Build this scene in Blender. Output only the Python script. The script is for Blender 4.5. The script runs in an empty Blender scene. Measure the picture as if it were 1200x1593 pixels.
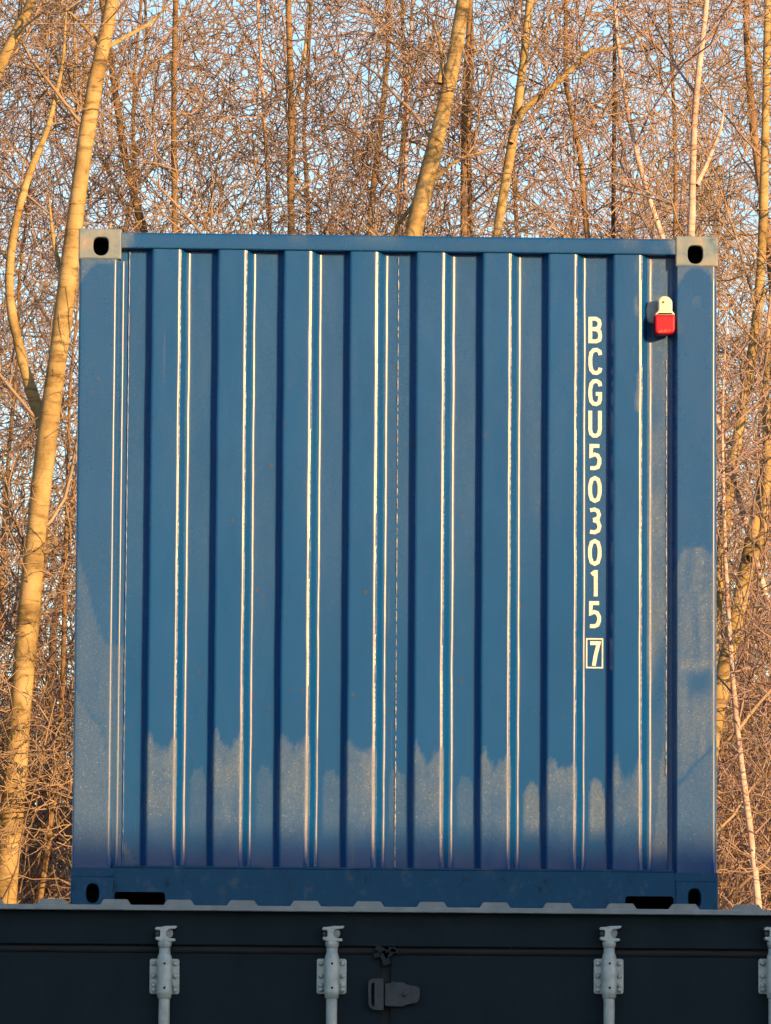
import bpy, bmesh, math, random
import numpy as np
from mathutils import Matrix, Vector, noise as mnoise

R = math.radians
scene = bpy.context.scene
C = scene.collection

# ------------------------------------------------------------------ camera
CAM = np.array([-0.8404, -22.0, 1.5002])
YAW, PITCH, ROLL, FPX = 0.036148, 0.118576, 0.0065007, 9070.47      # focal length in pixels of a 1200 px wide picture
fw = np.array([math.sin(YAW) * math.cos(PITCH), math.cos(YAW) * math.cos(PITCH), math.sin(PITCH)])
rt = np.array([math.cos(YAW), -math.sin(YAW), 0.0])
up = np.cross(rt, fw)
r2 = rt * math.cos(ROLL) + up * math.sin(ROLL)
u2 = -rt * math.sin(ROLL) + up * math.cos(ROLL)
cam = bpy.data.cameras.new('camera')
cam.sensor_fit = 'HORIZONTAL'
cam.sensor_width = 36.0
cam.lens = 36.0 * FPX / 1200.0
cam.clip_start = 0.5
cam.clip_end = 2000.0
cam_o = bpy.data.objects.new('camera', cam)
C.objects.link(cam_o)
m = Matrix.Identity(4)
for i in range(3):
    m[i][0], m[i][1], m[i][2], m[i][3] = r2[i], u2[i], -fw[i], CAM[i]
cam_o.matrix_world = m
scene.camera = cam_o


def P(px, py, Y):
    """place in the yard, on the upright plane y = Y, that the photograph shows at this spot"""
    d = fw * FPX + r2 * (px - 600.0) + u2 * (796.5 - py)
    return CAM + d * ((Y - CAM[1]) / d[1])


def proj(pts):
    v = np.asarray(pts, float) - CAM
    d = v @ fw
    return 600.0 + FPX * (v @ r2) / d, 796.5 - FPX * (v @ u2) / d


# ------------------------------------------------------------------ light
SUN_AZ, SUN_EL = R(35.0), R(11.0)          # to the right of the container's face normal, above the horizon
sun_dir = Vector((math.sin(SUN_AZ) * math.cos(SUN_EL), -math.cos(SUN_AZ) * math.cos(SUN_EL), math.sin(SUN_EL)))
world = bpy.data.worlds.new('World')
scene.world = world
world.use_nodes = True
wn = world.node_tree
sky = wn.nodes.new('ShaderNodeTexSky')
sky.sky_type = 'NISHITA'
sky.sun_disc = False
sky.sun_elevation = SUN_EL
sky.sun_rotation = math.atan2(sun_dir.x, sun_dir.y)
sky.air_density = 1.0
sky.dust_density = 0.6
sky.ozone_density = 1.8
bg = wn.nodes['Background']
bg.inputs['Strength'].default_value = 0.11
wn.links.new(sky.outputs[0], bg.inputs['Color'])

sl = bpy.data.lights.new('sun', 'SUN')
sl.energy = 4.3
sl.angle = R(0.53)
sl.color = (1.0, 0.60, 0.24)
so = bpy.data.objects.new('sun', sl)
so.rotation_euler = sun_dir.to_track_quat('Z', 'Y').to_euler()
so.location = sun_dir * 60
C.objects.link(so)

scene.view_settings.view_transform = 'Standard'
scene.view_settings.look = 'None'
scene.view_settings.exposure = 1.25
scene.view_settings.gamma = 1.0
scene.view_settings.use_curve_mapping = False
scene.render.engine = 'CYCLES'
scene.cycles.max_bounces = 3
scene.cycles.diffuse_bounces = 2
scene.cycles.glossy_bounces = 2
scene.cycles.use_denoising = True
scene.cycles.use_adaptive_sampling = True
scene.cycles.adaptive_threshold = 0.03


# ------------------------------------------------------------------ materials
def mat(name, color, rough=0.6, metal=0.0, coat=0.0, spec=0.5):
    mt = bpy.data.materials.new(name)
    mt.use_nodes = True
    b = mt.node_tree.nodes['Principled BSDF']
    b.inputs['Base Color'].default_value = (*color, 1)
    b.inputs['Roughness'].default_value = rough
    b.inputs['Metallic'].default_value = metal
    b.inputs['Coat Weight'].default_value = coat
    b.inputs['Specular IOR Level'].default_value = spec
    return mt, mt.node_tree, b


def N(nt, typ, **kw):
    n = nt.nodes.new(typ)
    for k, v in kw.items():
        setattr(n, k, v)
    return n


def noise_node(nt, scale, detail=4.0, rough=0.55, stretch=None, coord='Object'):
    tc = N(nt, 'ShaderNodeTexCoord')
    mp = N(nt, 'ShaderNodeMapping')
    if stretch:
        mp.inputs['Scale'].default_value = stretch
    nt.links.new(tc.outputs[coord], mp.inputs['Vector'])
    nz = N(nt, 'ShaderNodeTexNoise')
    nz.inputs['Scale'].default_value = scale
    nz.inputs['Detail'].default_value = detail
    nz.inputs['Roughness'].default_value = rough
    nt.links.new(mp.outputs[0], nz.inputs['Vector'])
    return nz


def ramp(nt, src, stops):
    r = N(nt, 'ShaderNodeValToRGB')
    el = r.color_ramp.elements
    while len(el) < len(stops):
        el.new(0.5)
    for e, (p, c) in zip(el, stops):
        e.position = p
        e.color = (*c, 1) if len(c) == 3 else c
    nt.links.new(src, r.inputs[0])
    return r


def mixc(nt, f, a, b, mode='MIX'):
    mx = N(nt, 'ShaderNodeMix', data_type='RGBA', blend_type=mode)
    for sock, v in ((0, f), (6, a), (7, b)):
        if hasattr(v, 'default_value') or hasattr(v, 'links'):
            nt.links.new(v, mx.inputs[sock])
        elif isinstance(v, (int, float)):
            mx.inputs[sock].default_value = v
        else:
            mx.inputs[sock].default_value = (*v, 1)
    return mx.outputs[2]


def math_(nt, op, a, b=None, clamp=False):
    n = N(nt, 'ShaderNodeMath', operation=op, use_clamp=clamp)
    for i, v in enumerate((a, b)):
        if v is None:
            continue
        if isinstance(v, (int, float)):
            n.inputs[i].default_value = v
        else:
            nt.links.new(v, n.inputs[i])
    return n.outputs[0]


def bump(nt, b, src, strength, dist=0.001):
    bp = N(nt, 'ShaderNodeBump')
    bp.inputs['Strength'].default_value = strength
    bp.inputs['Distance'].default_value = dist
    nt.links.new(src, bp.inputs['Height'])
    nt.links.new(bp.outputs[0], b.inputs['Normal'])


BLUE = (0.0001, 0.056, 0.205)


def make_blue(name, dewy):
    mt, nt, b = mat(name, BLUE, 0.3, 0.0, 0.14, 0.30)
    big = noise_node(nt, 2.6, 5)
    col = mixc(nt, big.outputs[0], (0.0001, 0.047, 0.174), (0.0002, 0.063, 0.228))
    speck = noise_node(nt, 60, 3)
    spk = ramp(nt, speck.outputs[0], [(0.70, (0, 0, 0)), (0.76, (1, 1, 1))])
    col = mixc(nt, math_(nt, 'MULTIPLY', spk.outputs[0], 0.10), col, (0.14, 0.15, 0.16))
    ru = noise_node(nt, 7.5, 6, 0.7)
    ru2 = noise_node(nt, 38, 4, 0.6)
    chip = ramp(nt, math_(nt, 'MULTIPLY', ru.outputs[0], ru2.outputs[0]), [(0.395, (0, 0, 0)), (0.415, (1, 1, 1))])
    col = mixc(nt, math_(nt, 'MULTIPLY', chip.outputs[0], 0.7), col, (0.055, 0.045, 0.05))
    sc = noise_node(nt, 22, 4, 0.7, (1, 1, 0.05))
    scr = ramp(nt, sc.outputs[0], [(0.66, (0, 0, 0)), (0.74, (1, 1, 1))])
    col = mixc(nt, math_(nt, 'MULTIPLY', scr.outputs[0], 0.28), col, (0.10, 0.12, 0.15))
    rr = noise_node(nt, 5, 5, 0.6, (1, 1, 0.5))
    rough = math_(nt, 'MULTIPLY_ADD', rr.outputs[0], 0.20)
    nt.nodes[-1].inputs[2].default_value = 0.15
    b.inputs['Coat Roughness'].default_value = 0.27
    if dewy:
        at = N(nt, 'ShaderNodeAttribute', attribute_name='dew')
        fine = noise_node(nt, 95, 5, 0.7)
        streak = noise_node(nt, 26, 3, 0.5, (1, 1, 0.22))
        f = math_(nt, 'MULTIPLY_ADD', fine.outputs[0], 1.7)
        nt.nodes[-1].inputs[2].default_value = -0.10
        f = math_(nt, 'MULTIPLY', f, at.outputs['Fac'])
        s = math_(nt, 'MULTIPLY_ADD', streak.outputs[0], 0.7)
        nt.nodes[-1].inputs[2].default_value = 0.62
        f = math_(nt, 'MULTIPLY', f, s, True)
        f = math_(nt, 'MULTIPLY', f, 0.66, True)
        col = mixc(nt, f, col, (0.118, 0.162, 0.205))
        rough = math_(nt, 'ADD', rough, math_(nt, 'MULTIPLY', f, 0.45), True)
        glit = noise_node(nt, 130, 3, 0.7)
        g = ramp(nt, glit.outputs[0], [(0.60, (0, 0, 0)), (0.68, (1, 1, 1))])
        gf = math_(nt, 'MULTIPLY', math_(nt, 'MULTIPLY', g.outputs[0], at.outputs['Fac']), 0.42, True)
        col = mixc(nt, gf, col, (0.38, 0.40, 0.42))
        cw = math_(nt, 'MULTIPLY_ADD', at.outputs['Fac'], -0.14, True)
        nt.nodes[-1].inputs[2].default_value = 0.14
        nt.links.new(cw, b.inputs['Coat Weight'])
    nt.links.new(col, b.inputs['Base Color'])
    nt.links.new(rough, b.inputs['Roughness'])
    b.inputs['Specular Tint'].default_value = (1.0, 0.84, 0.58, 1)  # warm tint puts the low sun's gold into the rib highlights
    bz = noise_node(nt, 70, 3)
    bz2 = noise_node(nt, 75, 3, 0.6, (0.22, 0.22, 1.0))
    bd = N(nt, 'ShaderNodeAttribute', attribute_name='bend')
    hgt_ = math_(nt, 'ADD', math_(nt, 'MULTIPLY', bz.outputs[0], 0.22), math_(nt, 'MULTIPLY', math_(nt, 'MULTIPLY', bz2.outputs[0], 1.9), bd.outputs['Fac']))
    bump(nt, b, hgt_, 0.36, 0.0018)
    return mt


M_BLUE = make_blue('blue_paint', False)
M_DEW_SHEEN = make_blue('blue_paint_dew_sheen', True)

M_RAILB, nt, b = mat('blue_bottom_rail_paint', BLUE, 0.5, 0, 0.0, 0.3)
n1 = noise_node(nt, 13, 7, 0.72, (1, 1, 0.7))
r1 = ramp(nt, n1.outputs[0], [(0.33, (0.0012, 0.016, 0.042)), (0.42, (0.0002, 0.058, 0.135)), (0.56, (0.0002, 0.066, 0.156)), (0.635, (0.05, 0.09, 0.135))])
nt.links.new(r1.outputs[0], b.inputs['Base Color'])

M_CAST, nt, b = mat('weathered_grey_casting', (0.33, 0.32, 0.28), 0.6)
n1 = noise_node(nt, 17, 5)
r1 = ramp(nt, n1.outputs[0], [(0.28, (0.03, 0.085, 0.16)), (0.42, (0.12, 0.165, 0.205)), (0.56, (0.17, 0.195, 0.21)), (0.66, (0.22, 0.19, 0.17)), (0.78, (0.30, 0.33, 0.35))])
nt.links.new(r1.outputs[0], b.inputs['Base Color'])
bump(nt, b, noise_node(nt, 90, 3).outputs[0], 0.25, 0.001)

M_HOLE, nt, b = mat('shade_dark_steel', (0.012, 0.012, 0.012), 0.9, spec=0.1)  # near black: the shade inside holes and slots is put into the colour
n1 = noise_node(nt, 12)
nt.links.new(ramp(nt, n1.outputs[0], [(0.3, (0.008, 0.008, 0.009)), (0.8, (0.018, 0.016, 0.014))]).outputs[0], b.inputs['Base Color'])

M_LETTER, nt, b = mat('white_lettering', (0.6, 0.56, 0.42), 0.6, spec=0.3)
n1 = noise_node(nt, 60, 4)
nt.links.new(ramp(nt, n1.outputs[0], [(0.25, (0.45, 0.46, 0.44)), (0.6, (0.58, 0.60, 0.57))]).outputs[0], b.inputs['Base Color'])

M_DARK, nt, b = mat('anthracite_paint', (0.004, 0.009, 0.014), 0.6, 0, 0.0, 0.12)
n1 = noise_node(nt, 4.5, 8, 0.65, (1, 1, 0.5))
nt.links.new(ramp(nt, n1.outputs[0], [(0.25, (0.0070, 0.0155, 0.0225)), (0.55, (0.0115, 0.0215, 0.0300)), (0.8, (0.020, 0.0295, 0.038))]).outputs[0], b.inputs['Base Color'])
bump(nt, b, noise_node(nt, 2.0, 3).outputs[0], 0.3, 0.006)

M_GASKET, nt, b = mat('black_rubber_gasket', (0.012, 0.012, 0.013), 0.7, spec=0.3)
n1 = noise_node(nt, 9, 5, 0.6, (0.3, 1, 1))
nt.links.new(ramp(nt, n1.outputs[0], [(0.3, (0.012, 0.015, 0.018)), (0.7, (0.024, 0.025, 0.028))]).outputs[0], b.inputs['Base Color'])

M_ROOF, nt, b = mat('pale_grey_roof_paint', (0.30, 0.32, 0.33), 0.55)
n1 = noise_node(nt, 14, 5)
nt.links.new(ramp(nt, n1.outputs[0], [(0.3, (0.22, 0.24, 0.25)), (0.7, (0.32, 0.335, 0.345))]).outputs[0], b.inputs['Base Color'])

M_GALV, nt, b = mat('galvanised_steel', (0.42, 0.43, 0.42), 0.5, 0.15)
n1 = noise_node(nt, 24, 5)
nt.links.new(ramp(nt, n1.outputs[0], [(0.22, (0.22, 0.22, 0.18)), (0.36, (0.42, 0.445, 0.425)), (0.55, (0.52, 0.54, 0.52)), (0.74, (0.66, 0.65, 0.60))]).outputs[0], b.inputs['Base Color'])
bump(nt, b, noise_node(nt, 130, 3).outputs[0], 0.2, 0.001)

M_HINGE, nt, b = mat('painted_hinge', (0.038, 0.046, 0.053), 0.5)
n1 = noise_node(nt, 40, 4)
nt.links.new(ramp(nt, n1.outputs[0], [(0.3, (0.022, 0.028, 0.034)), (0.7, (0.044, 0.052, 0.060))]).outputs[0], b.inputs['Base Color'])

M_SEAL, nt, b = mat('sealant_with_glints', (0.2, 0.22, 0.25), 0.4)  # pale specks stand for glints along the beads, put into the colour
n1 = noise_node(nt, 80, 3)
nt.links.new(ramp(nt, n1.outputs[0], [(0.35, (0.05, 0.075, 0.12)), (0.6, (0.24, 0.26, 0.30))]).outputs[0], b.inputs['Base Color'])
M_CREAM, nt, b = mat('cream_plastic', (0.72, 0.62, 0.42), 0.45)
n1 = noise_node(nt, 50, 3)
nt.links.new(ramp(nt, n1.outputs[0], [(0.3, (0.50, 0.47, 0.37)), (0.7, (0.60, 0.57, 0.46))]).outputs[0], b.inputs['Base Color'])
M_RED, nt, b = mat('red_plastic', (0.4, 0.004, 0.02), 0.5, spec=0.25)
n1 = noise_node(nt, 50, 3)
nt.links.new(ramp(nt, n1.outputs[0], [(0.3, (0.34, 0.003, 0.014)), (0.7, (0.42, 0.004, 0.018))]).outputs[0], b.inputs['Base Color'])
M_MARK, nt, b = mat('faded_pink_marking', (0.5, 0.18, 0.18), 0.6)
n1 = noise_node(nt, 200, 3)
nt.links.new(ramp(nt, n1.outputs[0], [(0.35, (0.40, 0.03, 0.04)), (0.65, (0.52, 0.24, 0.22))]).outputs[0], b.inputs['Base Color'])
M_VENT, nt, b = mat('grey_vent_plastic', (0.30, 0.30, 0.31), 0.6)
n1 = noise_node(nt, 40, 3)
nt.links.new(ramp(nt, n1.outputs[0], [(0.3, (0.24, 0.25, 0.27)), (0.7, (0.36, 0.34, 0.33))]).outputs[0], b.inputs['Base Color'])


def bark(name, c0, c1, c2, ring=6.0):
    mt, nt, b = mat(name, c1, 0.85, spec=0.2)
    n1 = noise_node(nt, 5.5, 6, 0.6)
    n2 = noise_node(nt, ring, 4, 0.6, (1, 1, 6.0))
    c = ramp(nt, n1.outputs[0], [(0.28, c0), (0.5, c1), (0.72, c2)]).outputs[0]
    k = ramp(nt, n2.outputs[0], [(0.34, (0.45, 0.42, 0.40)), (0.46, (1, 1, 1))]).outputs[0]
    c = mixc(nt, 0.85, c, k, 'MULTIPLY')
    n3 = noise_node(nt, 14, 5, 0.7)
    k3 = ramp(nt, n3.outputs[0], [(0.30, (0.35, 0.33, 0.30)), (0.44, (1, 1, 1)), (0.62, (1, 1, 1)), (0.74, (1.25, 1.3, 1.2))]).outputs[0]
    c = mixc(nt, 0.8, c, k3, 'MULTIPLY')
    nt.links.new(c, b.inputs['Base Color'])
    bump(nt, b, n2.outputs[0], 0.5, 0.008)
    return mt


M_BARK = bark('golden_alder_bark', (0.15, 0.105, 0.045), (0.33, 0.23, 0.10), (0.46, 0.34, 0.18))
M_BARK2 = bark('brown_bark', (0.12, 0.072, 0.038), (0.22, 0.135, 0.068), (0.29, 0.19, 0.10))
M_BARKD = bark('dark_bark', (0.055, 0.035, 0.022), (0.10, 0.065, 0.04), (0.16, 0.11, 0.07))
M_BIRCH = bark('pale_birch_bark', (0.26, 0.155, 0.125), (0.50, 0.35, 0.29), (0.64, 0.50, 0.44), 9.0)


def twigmat(name, c0, c1):
    mt, nt, b = mat(name, c0, 0.8, spec=0.25)
    n1 = noise_node(nt, 3.0, 4)
    nt.links.new(ramp(nt, n1.outputs[0], [(0.35, c0), (0.65, c1)]).outputs[0], b.inputs['Base Color'])
    return mt


M_TWIG = twigmat('brown_twigs', (0.215, 0.145, 0.095), (0.37, 0.26, 0.175))
M_TWIGR = twigmat('reddish_birch_twigs', (0.215, 0.145, 0.128), (0.36, 0.255, 0.23))
M_TWIGD = twigmat('dark_twigs', (0.14, 0.09, 0.055), (0.25, 0.165, 0.10))

M_GROUND, nt, b = mat('gravel_ground', (0.2, 0.17, 0.13), 0.95)
n1 = noise_node(nt, 0.6, 6)
n2 = noise_node(nt, 30, 5)
c = mixc(nt, 0.5, ramp(nt, n1.outputs[0], [(0.35, (0.06, 0.055, 0.035)), (0.65, (0.12, 0.11, 0.09))]).outputs[0],
         ramp(nt, n2.outputs[0], [(0.3, (0.04, 0.037, 0.033)), (0.7, (0.17, 0.16, 0.145))]).outputs[0])
nt.links.new(c, b.inputs['Base Color'])
bump(nt, b, n2.outputs[0], 0.6, 0.02)
M_CLAD, nt, b = mat('grey_cladding', (0.30, 0.31, 0.32), 0.5)
n1 = noise_node(nt, 1.5, 5)
nt.links.new(ramp(nt, n1.outputs[0], [(0.3, (0.26, 0.27, 0.28)), (0.7, (0.34, 0.35, 0.36))]).outputs[0], b.inputs['Base Color'])


# ------------------------------------------------------------------ mesh helpers
def mesh_obj(name, verts, faces, material, parent=None, smooth=False):
    me = bpy.data.meshes.new(name)
    me.from_pydata([tuple(v) for v in verts], [], faces)
    if smooth:
        me.shade_smooth()
    me.materials.append(material)
    o = bpy.data.objects.new(name, me)
    C.objects.link(o)
    if parent:
        o.parent = parent
    return o


def quads_obj(name, V, F, material, parent=None, smooth=True):
    """fast: V (n,3), F (k,4) numpy"""
    me = bpy.data.meshes.new(name)
    me.vertices.add(len(V))
    me.vertices.foreach_set('co', np.asarray(V, np.float32).ravel())
    me.loops.add(F.size)
    me.loops.foreach_set('vertex_index', F.astype(np.int32).ravel())
    me.polygons.add(len(F))
    me.polygons.foreach_set('loop_start', np.arange(0, F.size, 4, dtype=np.int32))
    me.update(calc_edges=True)
    me.validate()
    if smooth:
        me.shade_smooth()
    me.materials.append(material)
    o = bpy.data.objects.new(name, me)
    C.objects.link(o)
    if parent:
        o.parent = parent
    return o


def bm_obj(name, bm, material, parent=None, smooth=False):
    bmesh.ops.recalc_face_normals(bm, faces=bm.faces[:])
    me = bpy.data.meshes.new(name)
    bm.to_mesh(me)
    bm.free()
    if smooth:
        me.shade_smooth()
    me.materials.append(material)
    o = bpy.data.objects.new(name, me)
    C.objects.link(o)
    if parent:
        o.parent = parent
    return o


def box(name, x0, x1, y0, y1, z0, z1, material, parent=None, bev=0.0, seg=2):
    bm = bmesh.new()
    bmesh.ops.create_cube(bm, size=1.0)
    for v in bm.verts:
        v.co = Vector(((x0 + x1) / 2 + v.co.x * (x1 - x0), (y0 + y1) / 2 + v.co.y * (y1 - y0), (z0 + z1) / 2 + v.co.z * (z1 - z0)))
    if bev:
        bmesh.ops.bevel(bm, geom=bm.edges[:], offset=bev, segments=seg, affect='EDGES', profile=0.5)
    return bm_obj(name, bm, material, parent)


def extrude_outline(name, pts, y0, y1, material, parent=None, bev=0.0, seg=2):
    """outline in (x, z), thickness from y0 (front) to y1"""
    bm = bmesh.new()
    f = bm.faces.new([bm.verts.new((x, y0, z)) for x, z in pts])
    ex = bmesh.ops.extrude_face_region(bm, geom=[f])
    for g in ex['geom']:
        if isinstance(g, bmesh.types.BMVert):
            g.co.y = y1
    if bev:
        bmesh.ops.recalc_face_normals(bm, faces=bm.faces[:])
        ed = [e for e in bm.edges if all(abs(v.co.y - y0) < 1e-6 for v in e.verts)]
        bmesh.ops.bevel(bm, geom=ed, offset=bev, segments=seg, affect='EDGES', profile=0.5)
    return bm_obj(name, bm, material, parent)


def lathe(name, prof, material, parent=None, sides=20, cx=0.0, cy=0.0, smooth=True):
    """prof: list of (r, z)"""
    V, F = [], []
    for r, z in prof:
        for k in range(sides):
            a = 2 * math.pi * k / sides
            V.append((cx + r * math.cos(a), cy + r * math.sin(a), z))
    n = len(prof)
    for i in range(n - 1):
        for k in range(sides):
            k2 = (k + 1) % sides
            F.append((i * sides + k, i * sides + k2, (i + 1) * sides + k2, (i + 1) * sides + k))
    F.append(tuple(range(sides))[::-1])
    F.append(tuple((n - 1) * sides + k for k in range(sides)))
    o = mesh_obj(name, V, F, material, parent)
    if smooth:
        for p in o.data.polygons:
            p.use_smooth = len(p.vertices) == 4
    return o


def empty(name, loc=(0, 0, 0), label=None, cat=None, group=None):
    o = bpy.data.objects.new(name, None)
    o.empty_display_size = 0.2
    C.objects.link(o)
    o.location = loc
    if label:
        o['label'] = label
    if cat:
        o['category'] = cat
    if group:
        o['group'] = group
    return o


def keep(o, parent):
    """parent without moving: parts are modelled in world coordinates"""
    o.parent = parent
    o.matrix_parent_inverse = Matrix.Translation(-Vector(parent.location))
    return o


def fillet(pts, rad, n=6):
    """rounded polyline; pts (x, y), rad per inner point"""
    out = [pts[0]]
    for i in range(1, len(pts) - 1):
        p = Vector(pts[i]); a = (Vector(pts[i - 1]) - p); c = (Vector(pts[i + 1]) - p)
        r = rad[i]
        if r <= 0:
            out.append(tuple(p)); continue
        la, lc = a.length, c.length
        a.normalize(); c.normalize()
        ang = a.angle(c)
        t = min(r / math.tan(ang / 2), la * 0.48, lc * 0.48)
        rr = t * math.tan(ang / 2)
        ce = p + (a + c).normalized() * (rr / math.sin(ang / 2))
        s = p + a * t - ce
        e = p + c * t - ce
        tot = s.angle_signed(e)
        for k in range(n + 1):
            q = s.copy()
            q.rotate(Matrix.Rotation(-tot * k / n, 2))
            out.append(tuple(ce + q))
    out.append(pts[-1])
    return out


def subdiv(prof, step):
    out = [prof[0]]
    for a, b_ in zip(prof[:-1], prof[1:]):
        d = math.hypot(b_[0] - a[0], b_[1] - a[1])
        k = max(1, int(math.ceil(d / step)))
        for i in range(1, k + 1):
            out.append((a[0] + (b_[0] - a[0]) * i / k, a[1] + (b_[1] - a[1]) * i / k))
    return out


def sheet(name, prof, zs, material, parent=None, wob=0.0, dewfn=None):
    """upright sheet: profile (x, y) swept through heights zs"""
    n, k = len(prof), len(zs)
    pr = np.array(prof)
    V = np.zeros((k, n, 3))
    V[:, :, 0] = pr[:, 0]
    V[:, :, 1] = pr[:, 1]
    V[:, :, 2] = np.array(zs)[:, None]
    if wob:
        for i in range(k):
            for j in range(n):
                x, y, z = V[i, j]
                V[i, j, 1] += wob * mnoise.noise((x * 7, 3.1, z * 2.3)) + wob * 0.35 * mnoise.noise((x * 23, 9.1, z * 9))
                V[i, j, 0] += wob * 0.8 * mnoise.noise((round(x * 4) * 3.7, 17.0, z * 3.5)) + wob * 0.25 * mnoise.noise((x * 9, 1.0, z * 17))
    idx = np.arange(k * n).reshape(k, n)
    F = np.stack([idx[:-1, :-1], idx[:-1, 1:], idx[1:, 1:], idx[1:, :-1]], -1).reshape(-1, 4)
    o = quads_obj(name, V.reshape(-1, 3), F, material, parent)
    bend = ((V[:, :, 1] > 0.0135) & (V[:, :, 1] < 0.0465)).astype(np.float32).ravel()
    if V[:, :, 1].max() < 0.06:
        o.data.attributes.new('bend', 'FLOAT', 'POINT').data.foreach_set('value', bend)
    if dewfn:
        px, py = proj(V.reshape(-1, 3))
        d = dewfn(px, py, V.reshape(-1, 3))
        at = o.data.attributes.new('dew', 'FLOAT', 'POINT')
        at.data.foreach_set('value', np.asarray(d, np.float32))
    return o


def sstep(x, a, b_):
    t = np.clip((x - a) / (b_ - a), 0, 1)
    return t * t * (3 - 2 * t)


def vnoise(px, py, sx, sy, seed):
    return np.array([mnoise.noise((x * sx, y * sy, seed)) for x, y in zip(px, py)])


# ------------------------------------------------------------------ ground and an unseen building added to shade the yard
g = mesh_obj('ground', [(-600, -600, 0), (600, -600, 0), (600, 600, 0), (-600, 600, 0)], [(0, 1, 2, 3)], M_GROUND)
g['kind'] = 'structure'

ZB = 2.61                               # blue container's base
SHADE_Z = P(600, 1306, 0)[2]            # height on the blue end wall where the shade begins
h = Vector((math.sin(SUN_AZ), -math.cos(SUN_AZ), 0))
SD = 19.0
shed_top = SHADE_Z + SD * math.tan(SUN_EL)
shed = empty('shade_casting_shed', tuple(h * SD), 'unseen grey shed added behind the camera to shade the lower container', 'shed')
xs, V, F = [], [], []
x = -8.0
while x <= 8.0:
    xs += [(x, 0.0), (x + 0.10, 0.0), (x + 0.13, -0.03), (x + 0.22, -0.03)]
    x += 0.25
for (x, y) in xs:
    V += [(x, y - 0.05, 0), (x, y - 0.05, shed_top - 0.12)]
F = [(2 * i, 2 * i + 2, 2 * i + 3, 2 * i + 1) for i in range(len(xs) - 1)]
mesh_obj('front_wall', V, F, M_CLAD, shed)
box('core_wall', -8.1, 8.2, -9.0, -0.15, 0, shed_top - 0.13, M_CLAD, shed)
box('roof', -8.4, 8.5, -9.3, 0.02, shed_top - 0.12, shed_top, M_DARK, shed, 0.02)
box('roller_door', -2.0, 2.0, -0.04, 0.03, 0, 4.0, M_GALV, shed, 0.01)

# ------------------------------------------------------------------ lower container (side opening, dark)
LY = 0.012                               # door face
low_root_x = P(600, 1500, LY)[0]
LOW = empty('side_opening_container', (low_root_x, 1.2, 0), 'dark anthracite storage container with galvanised locking rods under the blue container', 'container')
rootV = Vector(LOW.location)


def low(o):
    return keep(o, LOW)


xs0 = low_root_x
LW = 1.52
xl, xr = xs0 - 4 * LW - 0.03, xs0 + 4 * LW + 0.03
z_rt = P(600, 1411.5, -0.05)[2]          # top of the roof rail
z_rb = P(600, 1419.5, -0.05)[2]
z_hd = P(600, 1473, 0.0)[2]              # bottom of the header
z_gk = P(600, 1486, LY)[2]
low(box('roof_rail', xl, xr, -0.052, 0.06, z_rb, z_rt, M_ROOF, None, 0.003))
# roof with raised ribs at its edge
pitch = P(671.5, 1408, -0.04)[0] - P(573.2, 1408, -0.04)[0]
xc = P(574, 1408, -0.04)[0]
ztop = P(600, 1403, -0.03)[2]
half_b, half_t = pitch * 0.245, pitch * 0.185
k = math.floor((xl + 0.2 - xc) / pitch) + 1
prof = [(xl + 0.01, z_rt)]
while xc + k * pitch < xr - 0.2:
    c0 = xc + k * pitch
    prof += [(c0 - half_b, z_rt + 0.0012), (c0 - half_t, ztop), (c0 + half_t, ztop), (c0 + half_b, z_rt + 0.0012)]
    k += 1
prof.append((xr - 0.01, z_rt))
pf = fillet(prof, [0.006] * len(prof), 3)
pf = [(x, z) for x, z in pf]
V = [(x, -0.046, z) for x, z in pf] + [(x, -0.002, z) for x, z in pf] + [(x, -0.046, z_rt - 0.004) for x, z in pf] + [(x, -0.002, z_rt - 0.012) for x, z in pf]
n = len(pf)
F = []
for i in range(n - 1):
    F += [(i, i + 1, n + i + 1, n + i), (i, 2 * n + i, 2 * n + i + 1, i + 1), (n + i, n + i + 1, 3 * n + i + 1, 3 * n + i)]
low(mesh_obj('corrugated_roof_edge', V, F, M_ROOF))
low(box('roof', xl + 0.02, xr - 0.02, 0.06, 2.40, z_rb - 0.03, z_rb, M_ROOF))
low(box('header', xl, xr, -0.004, 0.07, z_hd, z_rb, M_DARK, None, 0.004))
low(box('bottom_rail', xl, xr, -0.02, 0.10, 0.02, 0.17, M_DARK, None, 0.004))
low(box('end_wall', xl, xl + 0.06, 0.10, 2.40, 0.05, z_rb - 0.03, M_DARK))
low(box('end_wall', xr - 0.06, xr, 0.10, 2.40, 0.05, z_rb - 0.03, M_DARK))
low(box('rear_wall', xl + 0.06, xr - 0.06, 2.34, 2.40, 0.05, z_rb - 0.03, M_DARK))
low(box('floor', xl + 0.06, xr - 0.06, 0.10, 2.34, 0.12, 0.16, M_DARK))
gap = 0.018
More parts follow.
